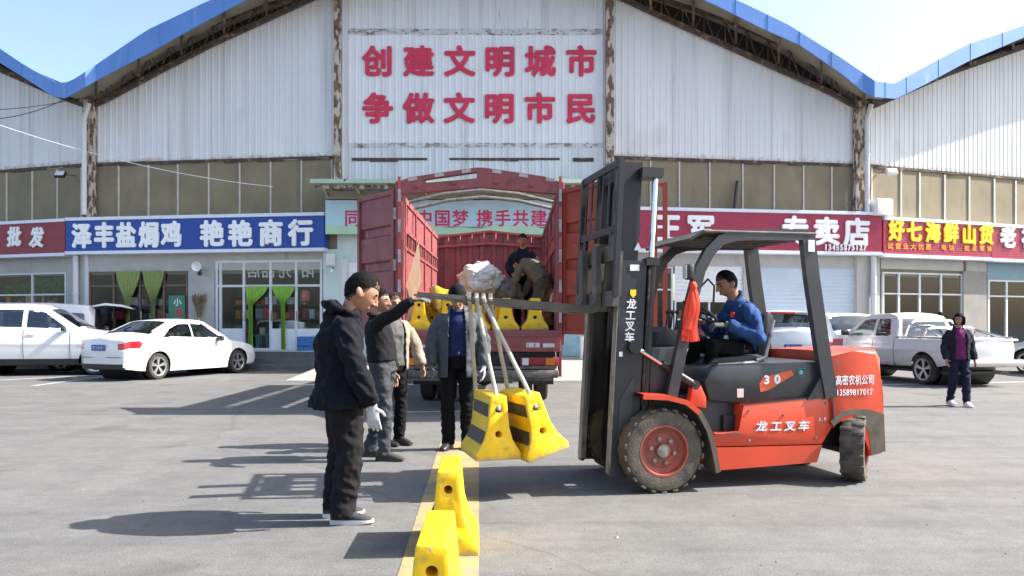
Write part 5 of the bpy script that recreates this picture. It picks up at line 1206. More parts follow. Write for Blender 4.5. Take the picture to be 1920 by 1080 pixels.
SEDAN = dict(L=4.55, W=1.77, paint='carwhite', r=.325, wheels=(-1.37, 1.39), mirror=(.62, .98), screen_w=.9,
    belt=[(-2.3, .95), (-2.2, 1.04), (-1.75, 1.06), (-.8, 1.0), (.4, .95), (1.0, .93), (1.6, .86), (2.1, .74), (2.28, .62)],
    roof=[(-2.3, .5), (-1.78, .9), (-1.68, 1.07), (-.85, 1.43), (-.5, 1.465), (.0, 1.47), (.3, 1.43), (1.1, .96), (1.2, .8), (2.3, .5)],
    sill=[(-2.3, .30), (-1.9, .24), (-1.4, .2), (1.5, .19), (2.28, .24)], dark_sill=.02, dark_bumper=.13, bulge=.05,
    side_windows=[[(-1.22, 1.04), (-.83, 1.04), (-.26, 1.03), (-.26, 1.38), (-.62, 1.37), (-.95, 1.25)], [(-.2, 1.03), (.66, 1.0), (.70, 1.05), (.24, 1.36), (-.2, 1.385)]],
    screens=[('rear_window', -1.58, -.88), ('windscreen', .34, 1.04)],
    lamps=[('tail_lamp', [(-2.35, .76), (-1.93, .80), (-1.83, .92), (-1.95, .95), (-2.35, .93)]), ('headlamp', [(2.3, .62), (1.75, .72), (1.62, .82), (1.9, .80), (2.3, .72)])],
    cap_lamps={-1: [('tail_lamp', .50, .95, .76, .92), ('grille', 0, .45, .70, .71)], 1: [('grille', 0, .42, .38, .60), ('headlamp', .5, .9, .58, .70)]},
    seams=(-.95, -.22, .78), handles=(-.75, .1), plate=.80)
car('sedan', 'white four-door sedan parked nose to the shops, seen from its rear corner', 'car', (gp(310, 711) + V((.05, 0, 0))).to_tuple()[:2] if 0 else (-8.95, 21.3), R(67), SEDAN)
SUVL = dict(L=4.6, W=1.84, paint='carwhite', r=.36, wheels=(-1.4, 1.46), mirror=(.72, 1.24), lean=.30,
    belt=[(-2.3, .95), (-2.2, 1.1), (-1.0, 1.12), (.6, 1.08), (1.1, 1.08), (1.9, .98), (2.2, .84), (2.3, .7)],
    roof=[(-2.3, 1.2), (-2.0, 1.6), (-1.6, 1.74), (-.4, 1.77), (.0, 1.74), (.25, 1.66), (1.05, 1.12), (1.15, .9), (2.3, .6)],
    sill=[(-2.3, .34), (-1.9, .3), (1.8, .3), (2.3, .34)], dark_sill=.17, dark_bumper=.2,
    side_windows=[[(-1.8, 1.2), (-1.25, 1.19), (-1.25, 1.6), (-1.7, 1.56)], [(-1.18, 1.19), (-.33, 1.17), (-.33, 1.63), (-1.18, 1.62)], [(-.22, 1.17), (.72, 1.14), (.74, 1.17), (.2, 1.56), (-.22, 1.62)]],
    screens=[('rear_window', -2.2, -1.85), ('windscreen', .3, 1.0)],
    lamps=[('tail_lamp', [(-2.35, .9), (-2.0, .95), (-2.0, 1.06), (-2.35, 1.08)]), ('headlamp', [(2.3, .78), (1.8, .86), (1.7, .97), (2.3, .9)])],
    cap_lamps={-1: [('tail_lamp', .6, .95, .85, 1.0)], 1: [('grille', 0, .5, .5, .8), ('headlamp', .55, .9, .70, .82)]}, seams=(-1.2, -.28, .85), handles=(-1.0, -.1), plate=.85)
for k_ in ('belt', 'roof'): SUVL[k_] = [(a, b + .11) for a, b in SUVL[k_]]
SUVL['side_windows'] = [[(a, b + .11) for a, b in p] for p in SUVL['side_windows']]
car('white_suv', 'white sport utility car parked across, at the picture edge in front of the open van', 'car', (-12.7, 21.85), R(12), SUVL)
VAN = dict(L=4.4, W=1.68, paint='carwhite', r=.31, wheels=(-1.35, 1.4), mirror=(1.45, 1.15), lean=.16,
    belt=[(-2.2, 1.05), (-2.1, 1.13), (0, 1.13), (1.3, 1.08), (1.75, 1.0), (2.1, .85), (2.2, .7)],
    roof=[(-2.2, 1.78), (-2.05, 1.9), (-1.0, 1.96), (.6, 1.95), (1.0, 1.85), (1.75, 1.05), (1.85, .8), (2.2, .6)],
    sill=[(-2.2, .3), (2.2, .28)], dark_sill=.04, dark_bumper=.1,
    side_windows=[[(-2.0, 1.22), (-1.1, 1.22), (-1.1, 1.68), (-1.93, 1.66)], [(-.98, 1.22), (.1, 1.22), (.1, 1.69), (-.98, 1.69)], [(.22, 1.22), (1.3, 1.16), (.95, 1.66), (.22, 1.69)]],
    screens=[('windscreen', 1.05, 1.7)], lamps=[('headlamp', [(2.2, .7), (1.9, .75), (1.8, .9), (2.2, .9)]), ('tail_lamp', [(-2.25, .8), (-2.12, .8), (-2.12, 1.1), (-2.25, 1.1)])],
    cap_lamps={-1: [('grille', 0, .72, .5, 1.8)]}, seams=(-1.0, .15, 1.3), handles=(-.8, .35))  # black patch on the rear cap paints the dark interior behind the tailgate
van = car('minivan', 'tall white minivan with raised tailgate parked by the shops behind the sedan', 'van', (-14.55, 23.35), R(200), VAN)
mb = MB(); mb.prism([(-2.15, 1.90), (-2.5, 1.98), (-2.95, 1.93), (-3.2, 1.84), (-3.19, 1.80), (-2.93, 1.87), (-2.5, 1.92), (-2.15, 1.85)], lambda a, b, t: V((a, t, b)), -.74, .74, .01); mb.build('tailgate', M['carwhite'], van)
SUVR = dict(L=4.1, W=1.80, paint='carsilver', r=.34, wheels=(-1.22, 1.25), mirror=(.7, 1.1), lean=.30,
    belt=[(-2.05, 1.0), (-1.95, 1.08), (.6, 1.05), (1.1, 1.03), (1.8, .92), (2.05, .7)],
    roof=[(-2.05, 1.12), (-1.98, 1.3), (-1.72, 1.62), (-1.5, 1.69), (-.3, 1.71), (.1, 1.66), (.95, 1.08), (1.05, .8), (2.05, .6)],
    sill=[(-2.05, .36), (-1.7, .3), (1.7, .28), (2.05, .3)], dark_sill=.12, dark_bumper=.16,
    side_windows=[[(-1.6, 1.15), (-1.1, 1.13), (-1.1, 1.55), (-1.45, 1.53)], [(-1.02, 1.13), (-.25, 1.12), (-.25, 1.57), (-1.02, 1.57)], [(-.17, 1.12), (.65, 1.1), (.15, 1.5), (-.17, 1.57)]],
    screens=[('rear_window', -1.985, -1.70), ('windscreen', .15, .92)],
    lamps=[('tail_lamp', [(-2.1, .82), (-1.8, .86), (-1.75, .98), (-2.1, 1.0)]), ('headlamp', [(2.05, .7), (1.6, .8), (1.6, .9), (2.05, .85)])],
    cap_lamps={-1: [('tail_lamp', .55, .95, .82, .98)], 1: [('grille', 0, .5, .45, .7), ('headlamp', .5, .9, .6, .8)]}, seams=(-1.05, -.2, .8), handles=(-.85, 0), plate=.78)
s1 = car('silver_suv', 'silver sport utility car with red roof spoiler lamp parked nose to the shutters', 'car', ((1484 - 960) / FPX * 20.4, 22.45), R(90), SUVR)
mb = MB(); mb.box((-1.86, 0, 1.66), (.26, 1.2, .05), None, .02); mb.build('roof_spoiler', M['carsilver'], s1)
mb = MB(); mb.box((-1.99, .2, 1.645), (.03, .62, .06), None, .01); mb.build('brake_lamp', M['tail_red'], s1)
S2 = dict(SUVR, paint='carwhite', belt=[(a, b - .03) for a, b in SUVR['belt']], roof=[(a, b - .07) for a, b in SUVR['roof']], W=1.76,
    side_windows=[[(a, b - .05) for a, b in p] for p in SUVR['side_windows']], lamps=[(n, [(a, b - .1) for a, b in p]) for n, p in SUVR['lamps']], cap_lamps={-1: [('tail_lamp', .45, .95, .80, .97)]}, plate=.76, ptext='鲁C7B25Q')
car('white_hatchback', 'white hatchback parked between the silver car and the pickup', 'car', ((1602 - 960) / FPX * 20.9, 22.95), R(93), S2)
PICK = dict(L=5.1, W=1.74, paint='carpale', r=.345, wheels=(-1.6, 1.5), mirror=(1.0, 1.15), lean=.28,
    belt=[(-2.55, 1.0), (-2.5, 1.03), (-.6, 1.03), (.8, 1.02), (1.3, 1.02), (2.2, .94), (2.5, .75)],
    roof=[(-2.55, .8), (-.78, .8), (-.72, 1.3), (-.6, 1.55), (-.3, 1.62), (.4, 1.60), (.6, 1.54), (1.25, 1.06), (1.35, .8), (2.55, .6)],
    sill=[(-2.55, .52), (-2.0, .42), (-.9, .40), (2.2, .38), (2.55, .42)], dark_sill=.0, dark_bumper=.02, bulge=.02,
    side_windows=[[(-.52, 1.10), (.02, 1.09), (.02, 1.50), (-.40, 1.49)], [(.10, 1.09), (.95, 1.07), (.52, 1.46), (.10, 1.50)]],
    screens=[('rear_window', -.80, -.62), ('windscreen', .66, 1.2)],
    lamps=[('tail_lamp', [(-2.6, .72), (-2.46, .72), (-2.46, .98), (-2.6, .98)]), ('headlamp', [(2.5, .75), (2.1, .82), (2.1, .92), (2.5, .86)])],
    cap_lamps={1: [('grille', 0, .5, .5, .8)]}, seams=(-.68, .06, 1.05), handles=(-.4, .3), seats=(.3, -.3), bumper_bar=True)
pk = car('pickup_truck', 'silver double-cab pickup with chrome roll bar, parked with its tailgate outwards', 'pickup', (9.72, 19.85), R(104), PICK)
mb = MB(); mb.box((-1.6, 0, 1.042), (1.6, 1.36, .02)); mb.build('bed_dark_sheet', M['black'], pk, smooth=None)  # flat black sheet on the closed body paints the dark of the recessed bed
mb = MB()
for xr_, hh in ((-.95, .42), (-1.5, .26)):
    mb.tube([(xr_ + .1, -.72, 1.03), (xr_, -.66, 1.03 + hh * .8), (xr_, -.5, 1.03 + hh), (xr_, .5, 1.03 + hh), (xr_, .66, 1.03 + hh * .8), (xr_ + .1, .72, 1.03)], .032, 10)
for sy in (1, -1): mb.tube([(-.95, sy * .64, 1.38), (-1.5, sy * .64, 1.24), (-2.3, sy * .74, 1.05)], .03, 10); mb.tube([(-.7, sy * .80, 1.06), (-2.4, sy * .80, 1.06)], .022, 8)
mb.build('roll_bar', M['chrome'], pk)
mb = MB(); mb.box((-2.585, 0, 1.02), (.05, 1.5, .05), None, .015); mb.box((-2.6, 0, .86), (.02, .22, .05), None, .008); mb.build('tailgate_trim', M['frame_white'], pk)
mb = MB()
for sy in (1, -1): mb.tube([(-.8, sy * .93, .42), (1.3, sy * .93, .42)], .035, 8)
mb.build('side_step', M['steel'], pk)
SED2 = dict(SEDAN, paint='carsilver', ptext='鲁C28M6E')
car('silver_sedan', 'silver sedan cut by the picture edge beyond the pickup', 'car', (15.35, 20.9), R(112), SED2)
# ================================================================ PEOPLE
def skin_mat(name, c): return pm(name, c, .5, var=.10, vs=18, spec=.4)
SK = [skin_mat('skin_tan', (.33, .172, .108)), skin_mat('skin_warm', (.345, .18, .112)), skin_mat('skin_brown', (.30, .155, .10))]
HAIR = pm('black_hair', (.006, .0055, .0055), .8, var=.5, vs=90, spec=.1); HAIRG = pm('greying_hair', (.028, .025, .024), .8, var=.7, vs=90, spec=.1)
def cloth(name, c, var=.18, vs=14, rough=.9): return pm(name, c, rough, var=var, vs=vs, bump=.15, bs=220, spec=.18)
FADE = pm('hair_fade', (.06, .034, .025), .85, var=.5, vs=90)
EYE = pm('dark_eye', (.012, .01, .009), .2, var=.05); LIP = pm('lips', (.20, .075, .06), .5, var=.1)
def remesh(mb, name, mat, parent, vox, it=4, wr=None, post=None, seed=0.):
    bmesh.ops.recalc_face_normals(mb.bm, faces=mb.bm.faces)
    me = bpy.data.meshes.new('tmp'); mb.bm.to_mesh(me); mb.bm.free()
    o = bpy.data.objects.new('tmp', me); col.objects.link(o)
    md = o.modifiers.new('r', 'REMESH'); md.mode = 'VOXEL'; md.voxel_size = vox; md.use_smooth_shade = True
    if it: s = o.modifiers.new('s', 'SMOOTH'); s.factor = .5; s.iterations = it
    m2 = evaluated(o, name); bpy.data.objects.remove(o); bpy.data.meshes.remove(me)
    if wr:
        amp, sx, sz = wr; co = [v.co.copy() for v in m2.vertices]; no = [v.normal.copy() for v in m2.vertices]; sv = V((seed * 3.1, seed, seed * 1.7))
        for v, c, n in zip(m2.vertices, co, no):
            q = V((c.x * sx, c.y * sx, c.z * sz + c.x * sx * .5)) + sv
            d = 1 - 2 * abs(noise.noise(q)); e = noise.noise(q * 2.3 + V((5, 2, 1)))
            v.co = c + n * amp * (d * .75 + e * .5 - .3)
    if post: post(m2)
    return link(name, m2, parent, mat, 60)
def cut_faces(me, pred):
    bm = bmesh.new(); bm.from_mesh(me); bmesh.ops.delete(bm, geom=[f for f in bm.faces if pred(f.calc_center_median())], context='FACES'); bm.to_mesh(me); bm.free()
def hand(mb, w, d, nrm, sgn, curl=.5, k=1.0):
    d = V(d).normalized(); nrm = V(nrm); nrm = (nrm - d * nrm.dot(d)).normalized(); s = d.cross(nrm) * sgn
    mb.tube([w - d * .03, w, w + d * .035 * k, w + d * .085 * k], [(.026, .022), (.027, .02), (.039 * k, .017), (.041 * k, .014)], 10, side=s, round_=True)
    for i in range(4):
        b = w + d * .082 * k + s * ((1.5 - i) * .0205 * k); L_ = (.072, .080, .075, .058)[i] * k; a = .12 + .05 * i; pts = [b]; r_ = [.0095 * k]
        dd = (d + s * (1.5 - i) * .05).normalized()
        for j, f in enumerate((.42, .33, .25)):
            a += curl * (.35, .75, .6)[j]; q = dd * math.cos(a) + nrm * math.sin(a); pts.append(pts[-1] + q * L_ * f); r_.append((.0090, .0083, .0074)[j] * k)
        mb.tube(pts, r_, 8, round_=True)
    b = w + d * .022 * k + s * .030 * k; t1 = (d * .55 + s * .75 + nrm * .35).normalized(); t2 = (d * .85 + s * .3 + nrm * .5 * (1 + curl)).normalized()
    mb.tube([b, b + t1 * .038 * k, b + t1 * .038 * k + t2 * .034 * k], [.0135 * k, .0115 * k, .009 * k], 8, round_=True)
def headpt(d):
    """skull shape: unit direction -> head-local point (x forward, y left, z up)"""
    x, y, z = d; px, py, pz = x * .097, y * .076, z * .116
    if z < 0:
        t = -z; py *= 1 - .30 * t ** 1.6; px *= 1 - (.42 if x < 0 else .06) * t ** 1.3
        if x > 0: px += .010 * math.exp(-((z + .80) / .25) ** 2) * x
    else: px *= 1 + .02 * z; py *= 1 + .05 * z * (1 - z)
    if x > .3:
        px += .005 * math.exp(-((z - .20) / .10) ** 2); px -= .007 * (math.exp(-((y - .40) / .18) ** 2) + math.exp(-((y + .40) / .18) ** 2)) * math.exp(-((z - .03) / .13) ** 2)
        px += .004 * (math.exp(-((y - .48) / .2) ** 2) + math.exp(-((y + .48) / .2) ** 2)) * math.exp(-((z + .22) / .16) ** 2)
    return V((px, py, pz))
def skull(mb, Mh, f, sub=4):
    g = bmesh.ops.create_icosphere(mb.bm, subdivisions=sub, radius=1)['verts']
    for v in g:
        d = v.co.normalized(); p = headpt(d); p = p + d * f(p, d); v.co = Mh @ p
    return g
def shoe(name, loc, yaw, parent, mat, solemat, L=.29, tilt=0):
    Mx = Matrix.Translation(loc) @ Matrix.Rotation(yaw, 4, 'Z') @ Matrix.Rotation(tilt, 4, 'Y'); mb = MB()
    st = [(-.075, .030, .045, .05), (-.06, .037, .06, .055), (0, .041, .068, .058), (.05, .043, .052, .048), (.11, .047, .038, .038), (.17, .043, .028, .030), (.205, .028, .018, .024)]
    rings = []
    for x, wy, hz, cz in st:
        rings.append([mb.bm.verts.new(Mx @ V((x * L / .29, wy * math.cos(a), max(.016, cz + hz * math.sin(a))))) for a in [2 * math.pi * k / 14 for k in range(14)]])
    for i in range(len(rings) - 1):
        for k in range(14): mb.f([rings[i][k], rings[i][(k + 1) % 14], rings[i + 1][(k + 1) % 14], rings[i + 1][k]])
    mb.f(rings[0][::-1]); mb.f(rings[-1]); so = mb.build(name, mat, parent, 50)
    mb = MB(); pts = [(x * 1.03 * L / .29, wy * 1.1) for x, wy, _, _ in st]; pts = pts + [(.222 * L / .29, 0)] + [(x, -w_) for x, w_ in pts[::-1]]
    mb.prism(pts, lambda a, b, t: Mx @ V((a, b, t + (.012 * max(0, a - .1) / .1 if t < .01 else 0))), 0, .030); mb.build('sole', solemat, so, 40)
DEFJ = dict(pel=(0, 0, .93), che=(0, 0, 1.27), neck=(-.015, 0, 1.45), head=(.025, 0, 1.625), lsh=(-.015, .18, 1.385), rsh=(-.015, -.18, 1.385), lel=(-.035, .235, 1.12), rel=(-.035, -.235, 1.12),
    lwr=(.045, .245, .88), rwr=(.045, -.245, .88), lhip=(0, .09, .90), rhip=(0, -.09, .90), lkn=(.025, .10, .49), rkn=(.025, -.10, .49), lan=(-.02, .10, .085), ran=(-.02, -.10, .085))
def person(label, loc, rz, H=1.75, J=None, head=(0, 0, 0), skin=0, vox=.009, top=None, shirt=None, trousers=None, shoe_mat=None, sole_mat=None, hair='short', hair_mat=None, cap=None, gloves=(None, None), hands=None, feet=(0, 0), bulk=1.0, leg=1.0, seed=1., group=None, belt=None, face=True, mask=None, fhair=.0, hs=1.0):
    root = thing('person', label, 'person', loc, rz, group); k = H / 1.75
    j = {a: V(b) for a, b in DEFJ.items()}
    for a, b in (J or {}).items(): j[a] = V(b)
    j = {a: b * k for a, b in j.items()}
    Y = V((0, 1, 0)); up = (j['che'] - j['pel']).normalized(); lat = (j['lsh'] - j['rsh']).normalized(); mid = lambda a, b, t=.5: j[a].lerp(j[b], t)
    Mh = Matrix.Translation(j['head']) @ Matrix.Rotation(R(head[1]), 4, 'Z') @ Matrix.Rotation(R(head[0]), 4, 'Y') @ Matrix.Rotation(R(head[2]), 4, 'X') @ Matrix.Scale(k * 1.02 * hs, 4)
    hv_ = vox if vox > .012 else min(vox, .0075)
    # ---- body: one continuous skin surface
    mb = MB(); skull(mb, Mh, lambda p, d: 0)
    nz = [V((.093, 0, .026)), V((.106, 0, -.004)), V((.116, 0, -.026))]; mb.tube([Mh @ p for p in nz], [.008 * k, .0105 * k, .0135 * k], 8, round_=True)
    for sy in (1, -1):
        mb.ball(Mh @ V((.104, sy * .012, -.030)), .0085 * k); mb.ball(Mh @ V((-.006, sy * .083, -.008)), V((.022, .012, .034)) * k * hs, Matrix.Rotation(R(sy * -14), 3, 'Z') @ Matrix.Rotation(R(-10), 3, 'Y'))
    mb.ball(Mh @ V((.086, 0, -.062)), V((.012, .026, .007)) * k); mb.ball(Mh @ V((.084, 0, -.073)), V((.013, .022, .007)) * k)
    mb.tube([j['neck'] - up * .05 * k, j['neck'] + (Mh @ V((-.025, 0, -.03)) - j['neck']) * .5, Mh @ V((-.022, 0, -.03))], [.062 * k, .054 * k, .056 * k], 12)
    mb.tube([j['pel'] - up * .06 * k, mid('pel', 'che'), j['che'], j['neck'] - up * .06 * k, j['neck']], [(.13 * k, .09 * k), (.125 * k, .09 * k), (.145 * k, .10 * k), (.085 * k, .065 * k), (.06 * k, .055 * k)], 14, side=lat)
    for s in 'lr':
        si_ = j[s + 'sh'] - lat * (.04 if s == 'l' else -.04) * k - up * .045 * k; mb.tube([si_, j[s + 'el'], j[s + 'wr']], [.038 * k, .034 * k, .026 * k], 10, round_=True); mb.tube([si_, j['neck'].lerp(j['che'], .45)], [.036 * k, .045 * k], 10)
        mb.tube([j[s + 'hip'], j[s + 'kn'], j[s + 'an']], [.075 * k, .052 * k, .034 * k], 10, round_=True); mb.tube([j[s + 'hip'], j['pel']], [.075 * k, .085 * k], 10)
        fy = R(feet['lr'.index(s)]); mb.tube([j[s + 'an'] - V((0, 0, .03)), j[s + 'an'] + V((.12 * math.cos(fy), .12 * math.sin(fy), -.045))], [.03 * k, .022 * k], 8, round_=True)
    hd = {}
    for i, s in enumerate('lr'):
        w = j[s + 'wr']; d0 = (w - j[s + 'el']).normalized(); hp = (hands or {}).get(s, {}); d = hp.get('d', d0); sgn = 1 if s == 'l' else -1
        n_ = V(hp.get('n', (0, -sgn, 0))); args = (w + V(d).normalized() * .02, d, n_, -sgn if not hp.get('flip') else sgn, hp.get('curl', .45), k)
        if gloves[i] is None: hand(mb, *args)
        hd[s] = args
    remesh(mb, 'body', SK[skin], root, hv_, 2)
    for i, s in enumerate('lr'):
        if gloves[i] is not None:
            mb = MB(); a = list(hd[s]); a[5] = k * 1.10; hand(mb, *a); w = j[s + 'wr']; d0 = (w - j[s + 'el']).normalized(); mb.tube([w - d0 * .05, w + d0 * .03], [(.037, .034), (.034, .028)], 10); remesh(mb, 'glove', gloves[i], root, min(.0065, vox), 1)
    # ---- face details
    if face:
        for sy in (1, -1):
            mb = MB(); mb.ball(Mh @ V((.0815, sy * .031, .005)), V((.009, .0135, .0055)) * k, Mh.to_3x3().normalized() if 0 else Matrix.Rotation(R(head[1]), 3, 'Z') @ Matrix.Rotation(R(head[0]), 3, 'Y') @ Matrix.Rotation(R(sy * 14), 3, 'Z')); mb.build('eye', EYE, root, 60)
        mb = MB(); mb.tube([Mh @ V((.086 - .006 * abs(t) ** 2, t * .022, -.0675 + .001 * abs(t))) for t in (-1, -.5, 0, .5, 1)], [(.0028, .008), (.0035, .012), (.0035, .012), (.0035, .012), (.0028, .008)], 8, round_=True); mb.build('mouth', LIP, root, 60)
        mb = MB()
        for sy in (1, -1): mb.tube([Mh @ V((.0935 - .010 * t, sy * (.014 + .034 * t), .0235 + .006 * math.sin(t * 2.4))) for t in (0, .35, .7, 1)], [(.0035, .005), (.005, .0065), (.0045, .006), (.003, .004)], 6, round_=True)
        mb.build('eyebrows', HAIR, root, 60)
    if mask:
        mb = MB(); skull(mb, Mh, lambda p, d: .009 if p.x > .03 and -.10 < p.z < -.005 else -.02); mb.build('face_mask', mask, root, 60)
    # ---- hair / cap
    def hairline(p):
        
        if hair == 'bob':
            if p.x > .045: return p.z > .062
            return p.z > -.085
        p = p + V((0, 0, .007 * noise.noise(p * 75)))
        if p.x > .055: return p.z > .070 + fhair - .25 * max(0, abs(p.y) - .03)
        if p.x > .0: return p.z > .010 + (.05 + fhair) * (p.x / .055) + (.0 if abs(p.y) > .04 else .03)
        return p.z > -.070 + .080 * min(1, max(0, (p.x + .055) / .05)) * (1 if abs(p.y) > .045 else .3)
    hm = hair_mat or HAIR
    if hair != 'none':
        mb = MB(); th = .024 if hair == 'bob' else .0085
        skull(mb, Mh, lambda p, d: (th * (.8 + .35 * noise.noise(p * 40) + .5 * noise.noise(p * 140)) + (.007 * max(0, d.z) if hair == 'short' else 0)) if hairline(p) else -.02, 5 if vox < .012 else 4)
        if hair == 'bob':
            for sy in (1, -1): mb.tube([Mh @ V((-.015, sy * .074, .04)), Mh @ V((-.012, sy * .079, -.04)), Mh @ V((-.015, sy * .072, -.10))], [(.024, .045), (.020, .046), (.010, .034)], 10, side=(0, 1, 0), round_=True)
            mb.tube([Mh @ V((-.085, 0, .03)), Mh @ V((-.095, 0, -.06)), Mh @ V((-.075, 0, -.125))], [(.075, .03), (.08, .03), (.06, .015)], 12, side=(0, 1, 0), round_=True)
        mb.build('hair', hm, root, 60)
        if hair == 'short':
            mb = MB(); skull(mb, Mh, lambda p, d: .0050 if hairline(p + V((0, 0, .026 + .010 * noise.noise(p * 90)))) and not (p.x > .035 and p.z < .055) else -.02, 5 if vox < .012 else 4); mb.build('hair_fade', FADE, root, 60)
    if cap:
        mb = MB(); skull(mb, Mh, lambda p, d: .020 + .012 * max(0, d.z) if p.z > .038 + .12 * max(0, -p.x) * 0 else -.02)
        b = [Mh @ V((.075 + .055 * math.cos(a) , .075 * math.sin(a), .040 - .012 * math.cos(a))) for a in np.linspace(-1.5, 1.5, 9)]; c = Mh @ V((.06, 0, .046)); up_ = (Mh.to_3x3() @ V((0, 0, .006)))
        v0 = [mb.bm.verts.new(p + up_) for p in b]; v1 = [mb.bm.verts.new(p - up_) for p in b]; c0, c1 = mb.bm.verts.new(c + up_), mb.bm.verts.new(c - up_)
        for q in range(8): mb.f([v0[q], v0[q + 1], c0]); mb.f([v1[q + 1], v1[q], c1]); mb.f([v0[q], v1[q], v1[q + 1], v0[q + 1]])
        mb.build('cap', cap, root, 50)
    # ---- trousers
    if trousers:
        mb = MB(); pl = (j['lhip'] - j['rhip']).normalized()
        pu = up if abs(up.z) > .8 else (up + V((0, 0, 1))).normalized()
        mb.tube([j['pel'] + pu * .10 * k, j['pel'] + pu * .02 * k, j['pel'] - pu * .07 * k], [(.155 * k * bulk, .112 * k * bulk), (.172 * k * bulk, .125 * k * bulk), (.16 * k, .12 * k)], 16, side=pl)
        for s in 'lr':
            a, b, c = j[s + 'hip'], j[s + 'kn'], j[s + 'an']; e = (c - b).normalized()
            mb.tube([a + (a - b).normalized() * .03, a.lerp(b, .35), b, b.lerp(c, .45), c + e * .03], [.098 * k * leg, .090 * k * leg, .074 * k * leg, .070 * k * leg, .064 * k * leg], 14); mb.ball(a, .098 * k * leg)
        remesh(mb, 'trousers', trousers, root, vox, 5, (.017 * min(1, leg), 8, 11), None, seed)
    if belt:
        mb = MB(); pl = (j['lhip'] - j['rhip']).normalized(); mb.tube([j['pel'] + up * .075 * k, j['pel'] + up * .112 * k], [(.165 * k * bulk, .122 * k * bulk)] * 2, 24, side=pl); bo = mb.build('belt', belt, root, 50)
        mb = MB(); mb.box(j['pel'] + up * .093 * k + V((.124 * k * bulk, 0, 0)), (.012, .05, .036)); mb.build('buckle', M['chrome'], bo, None)
    # ---- shirt and jacket
    def torso(name, mat, hem, sc_, arms, openw=0, collar=.0, sleeve=1.0, to_wrist=1.0, hood=False, wr=(.016, 8, 8), flare=1.0):
        mb = MB(); h = j['pel'] + up * hem * k
        secs = [(h, .182 * flare, .135 * flare), (h.lerp(j['che'], .45), .172, .130), (j['che'], .188, .135), (j['che'].lerp(j['neck'], .5), .176, .118), (j['che'].lerp(j['neck'], .72), .135, .098), (j['neck'] - up * .025 * k, .088, .080), (j['neck'] + up * .02 * k, .072, .070)]
        mb.tube([p for p, _, _ in secs], [(a * k * sc_ * bulk, b * k * sc_ * bulk) for _, a, b in secs], 20, side=lat)
        if arms:
            for s in 'lr':
                a, b, c = j[s + 'sh'], j[s + 'el'], j[s + 'wr']; e = b.lerp(c, to_wrist)
                ai = a - lat * (.022 if s == 'l' else -.022) * k - up * .025 * k; mb.ball(ai, .066 * k * sc_ * sleeve); mb.tube([ai, a.lerp(b, .4), b, b.lerp(e, .55), e], [.064 * k * sleeve * sc_, .066 * k * sleeve * sc_, .062 * k * sleeve * sc_, .057 * k * sleeve * sc_, .048 * k * sleeve * sc_], 12, round_=False); mb.ball(b, .062 * k * sleeve * sc_)
        if collar:
            ax_ = (j['neck'] - j['che']).normalized(); c = j['neck'] + up * .02 * k; r_ = .072 * k; f_ = lat.cross(ax_)
            mb.tube([c + (f_ * math.cos(a) * 1.0 + lat * math.sin(a)) * r_ + ax_ * (-.02 * math.cos(a)) for a in [2 * math.pi * q / 18 for q in range(18)]], [(.014 * k, collar * k)] * 18, 8, close=True)
        if hood:
            ax_ = V((0, 0, 1)); c = j['neck'] + V((-.035, 0, .03))
            mb.tube([c + V((.115 * math.cos(a), .125 * math.sin(a), -.045 * math.cos(a) - .01)) for a in [2 * math.pi * q / 22 for q in range(22)]], [.018 + .018 * (1 - math.cos(2 * math.pi * q / 22)) / 2 for q in range(22)], 10, close=True)
            mb.ball(c + V((-.085, 0, -.065)), (.045, .11, .08))
        post = None
        if openw:
            fwd = lat.cross(up); fwd = fwd if fwd.x > 0 else -fwd; ctr = j['che']
            def pred(c):
                q = c - ctr; f = q.dot(fwd); y = q.dot(lat); t = q.dot(up) / k; ww = openw * k * (1 + .30 * max(0, -t)) * (1.0 if t < .08 else max(.5, 1 - (t - .08) * 2))
                return f > .02 and abs(y) < ww and t < .25
            post = lambda me: cut_faces(me, pred)
        o = remesh(mb, name, mat, root, vox, 4, wr, None, seed + len(name))
        if openw:
            cut_faces(o.data, pred); md = o.modifiers.new('s', 'SOLIDIFY'); md.thickness = .008; md.offset = 1
            m2 = evaluated(o, name); o.modifiers.clear(); o.data = m2
        return o
    if shirt: torso('shirt', **shirt)
    if top: torso('jacket', **top)
    # ---- shoes
    for i, s in enumerate('lr'):
        a = j[s + 'an']; shoe('shoe', V((a.x, a.y, max(0, a.z - .085 * k))), R(feet[i]), root, shoe_mat, sole_mat or shoe_mat, .29 * k)
    return root, j
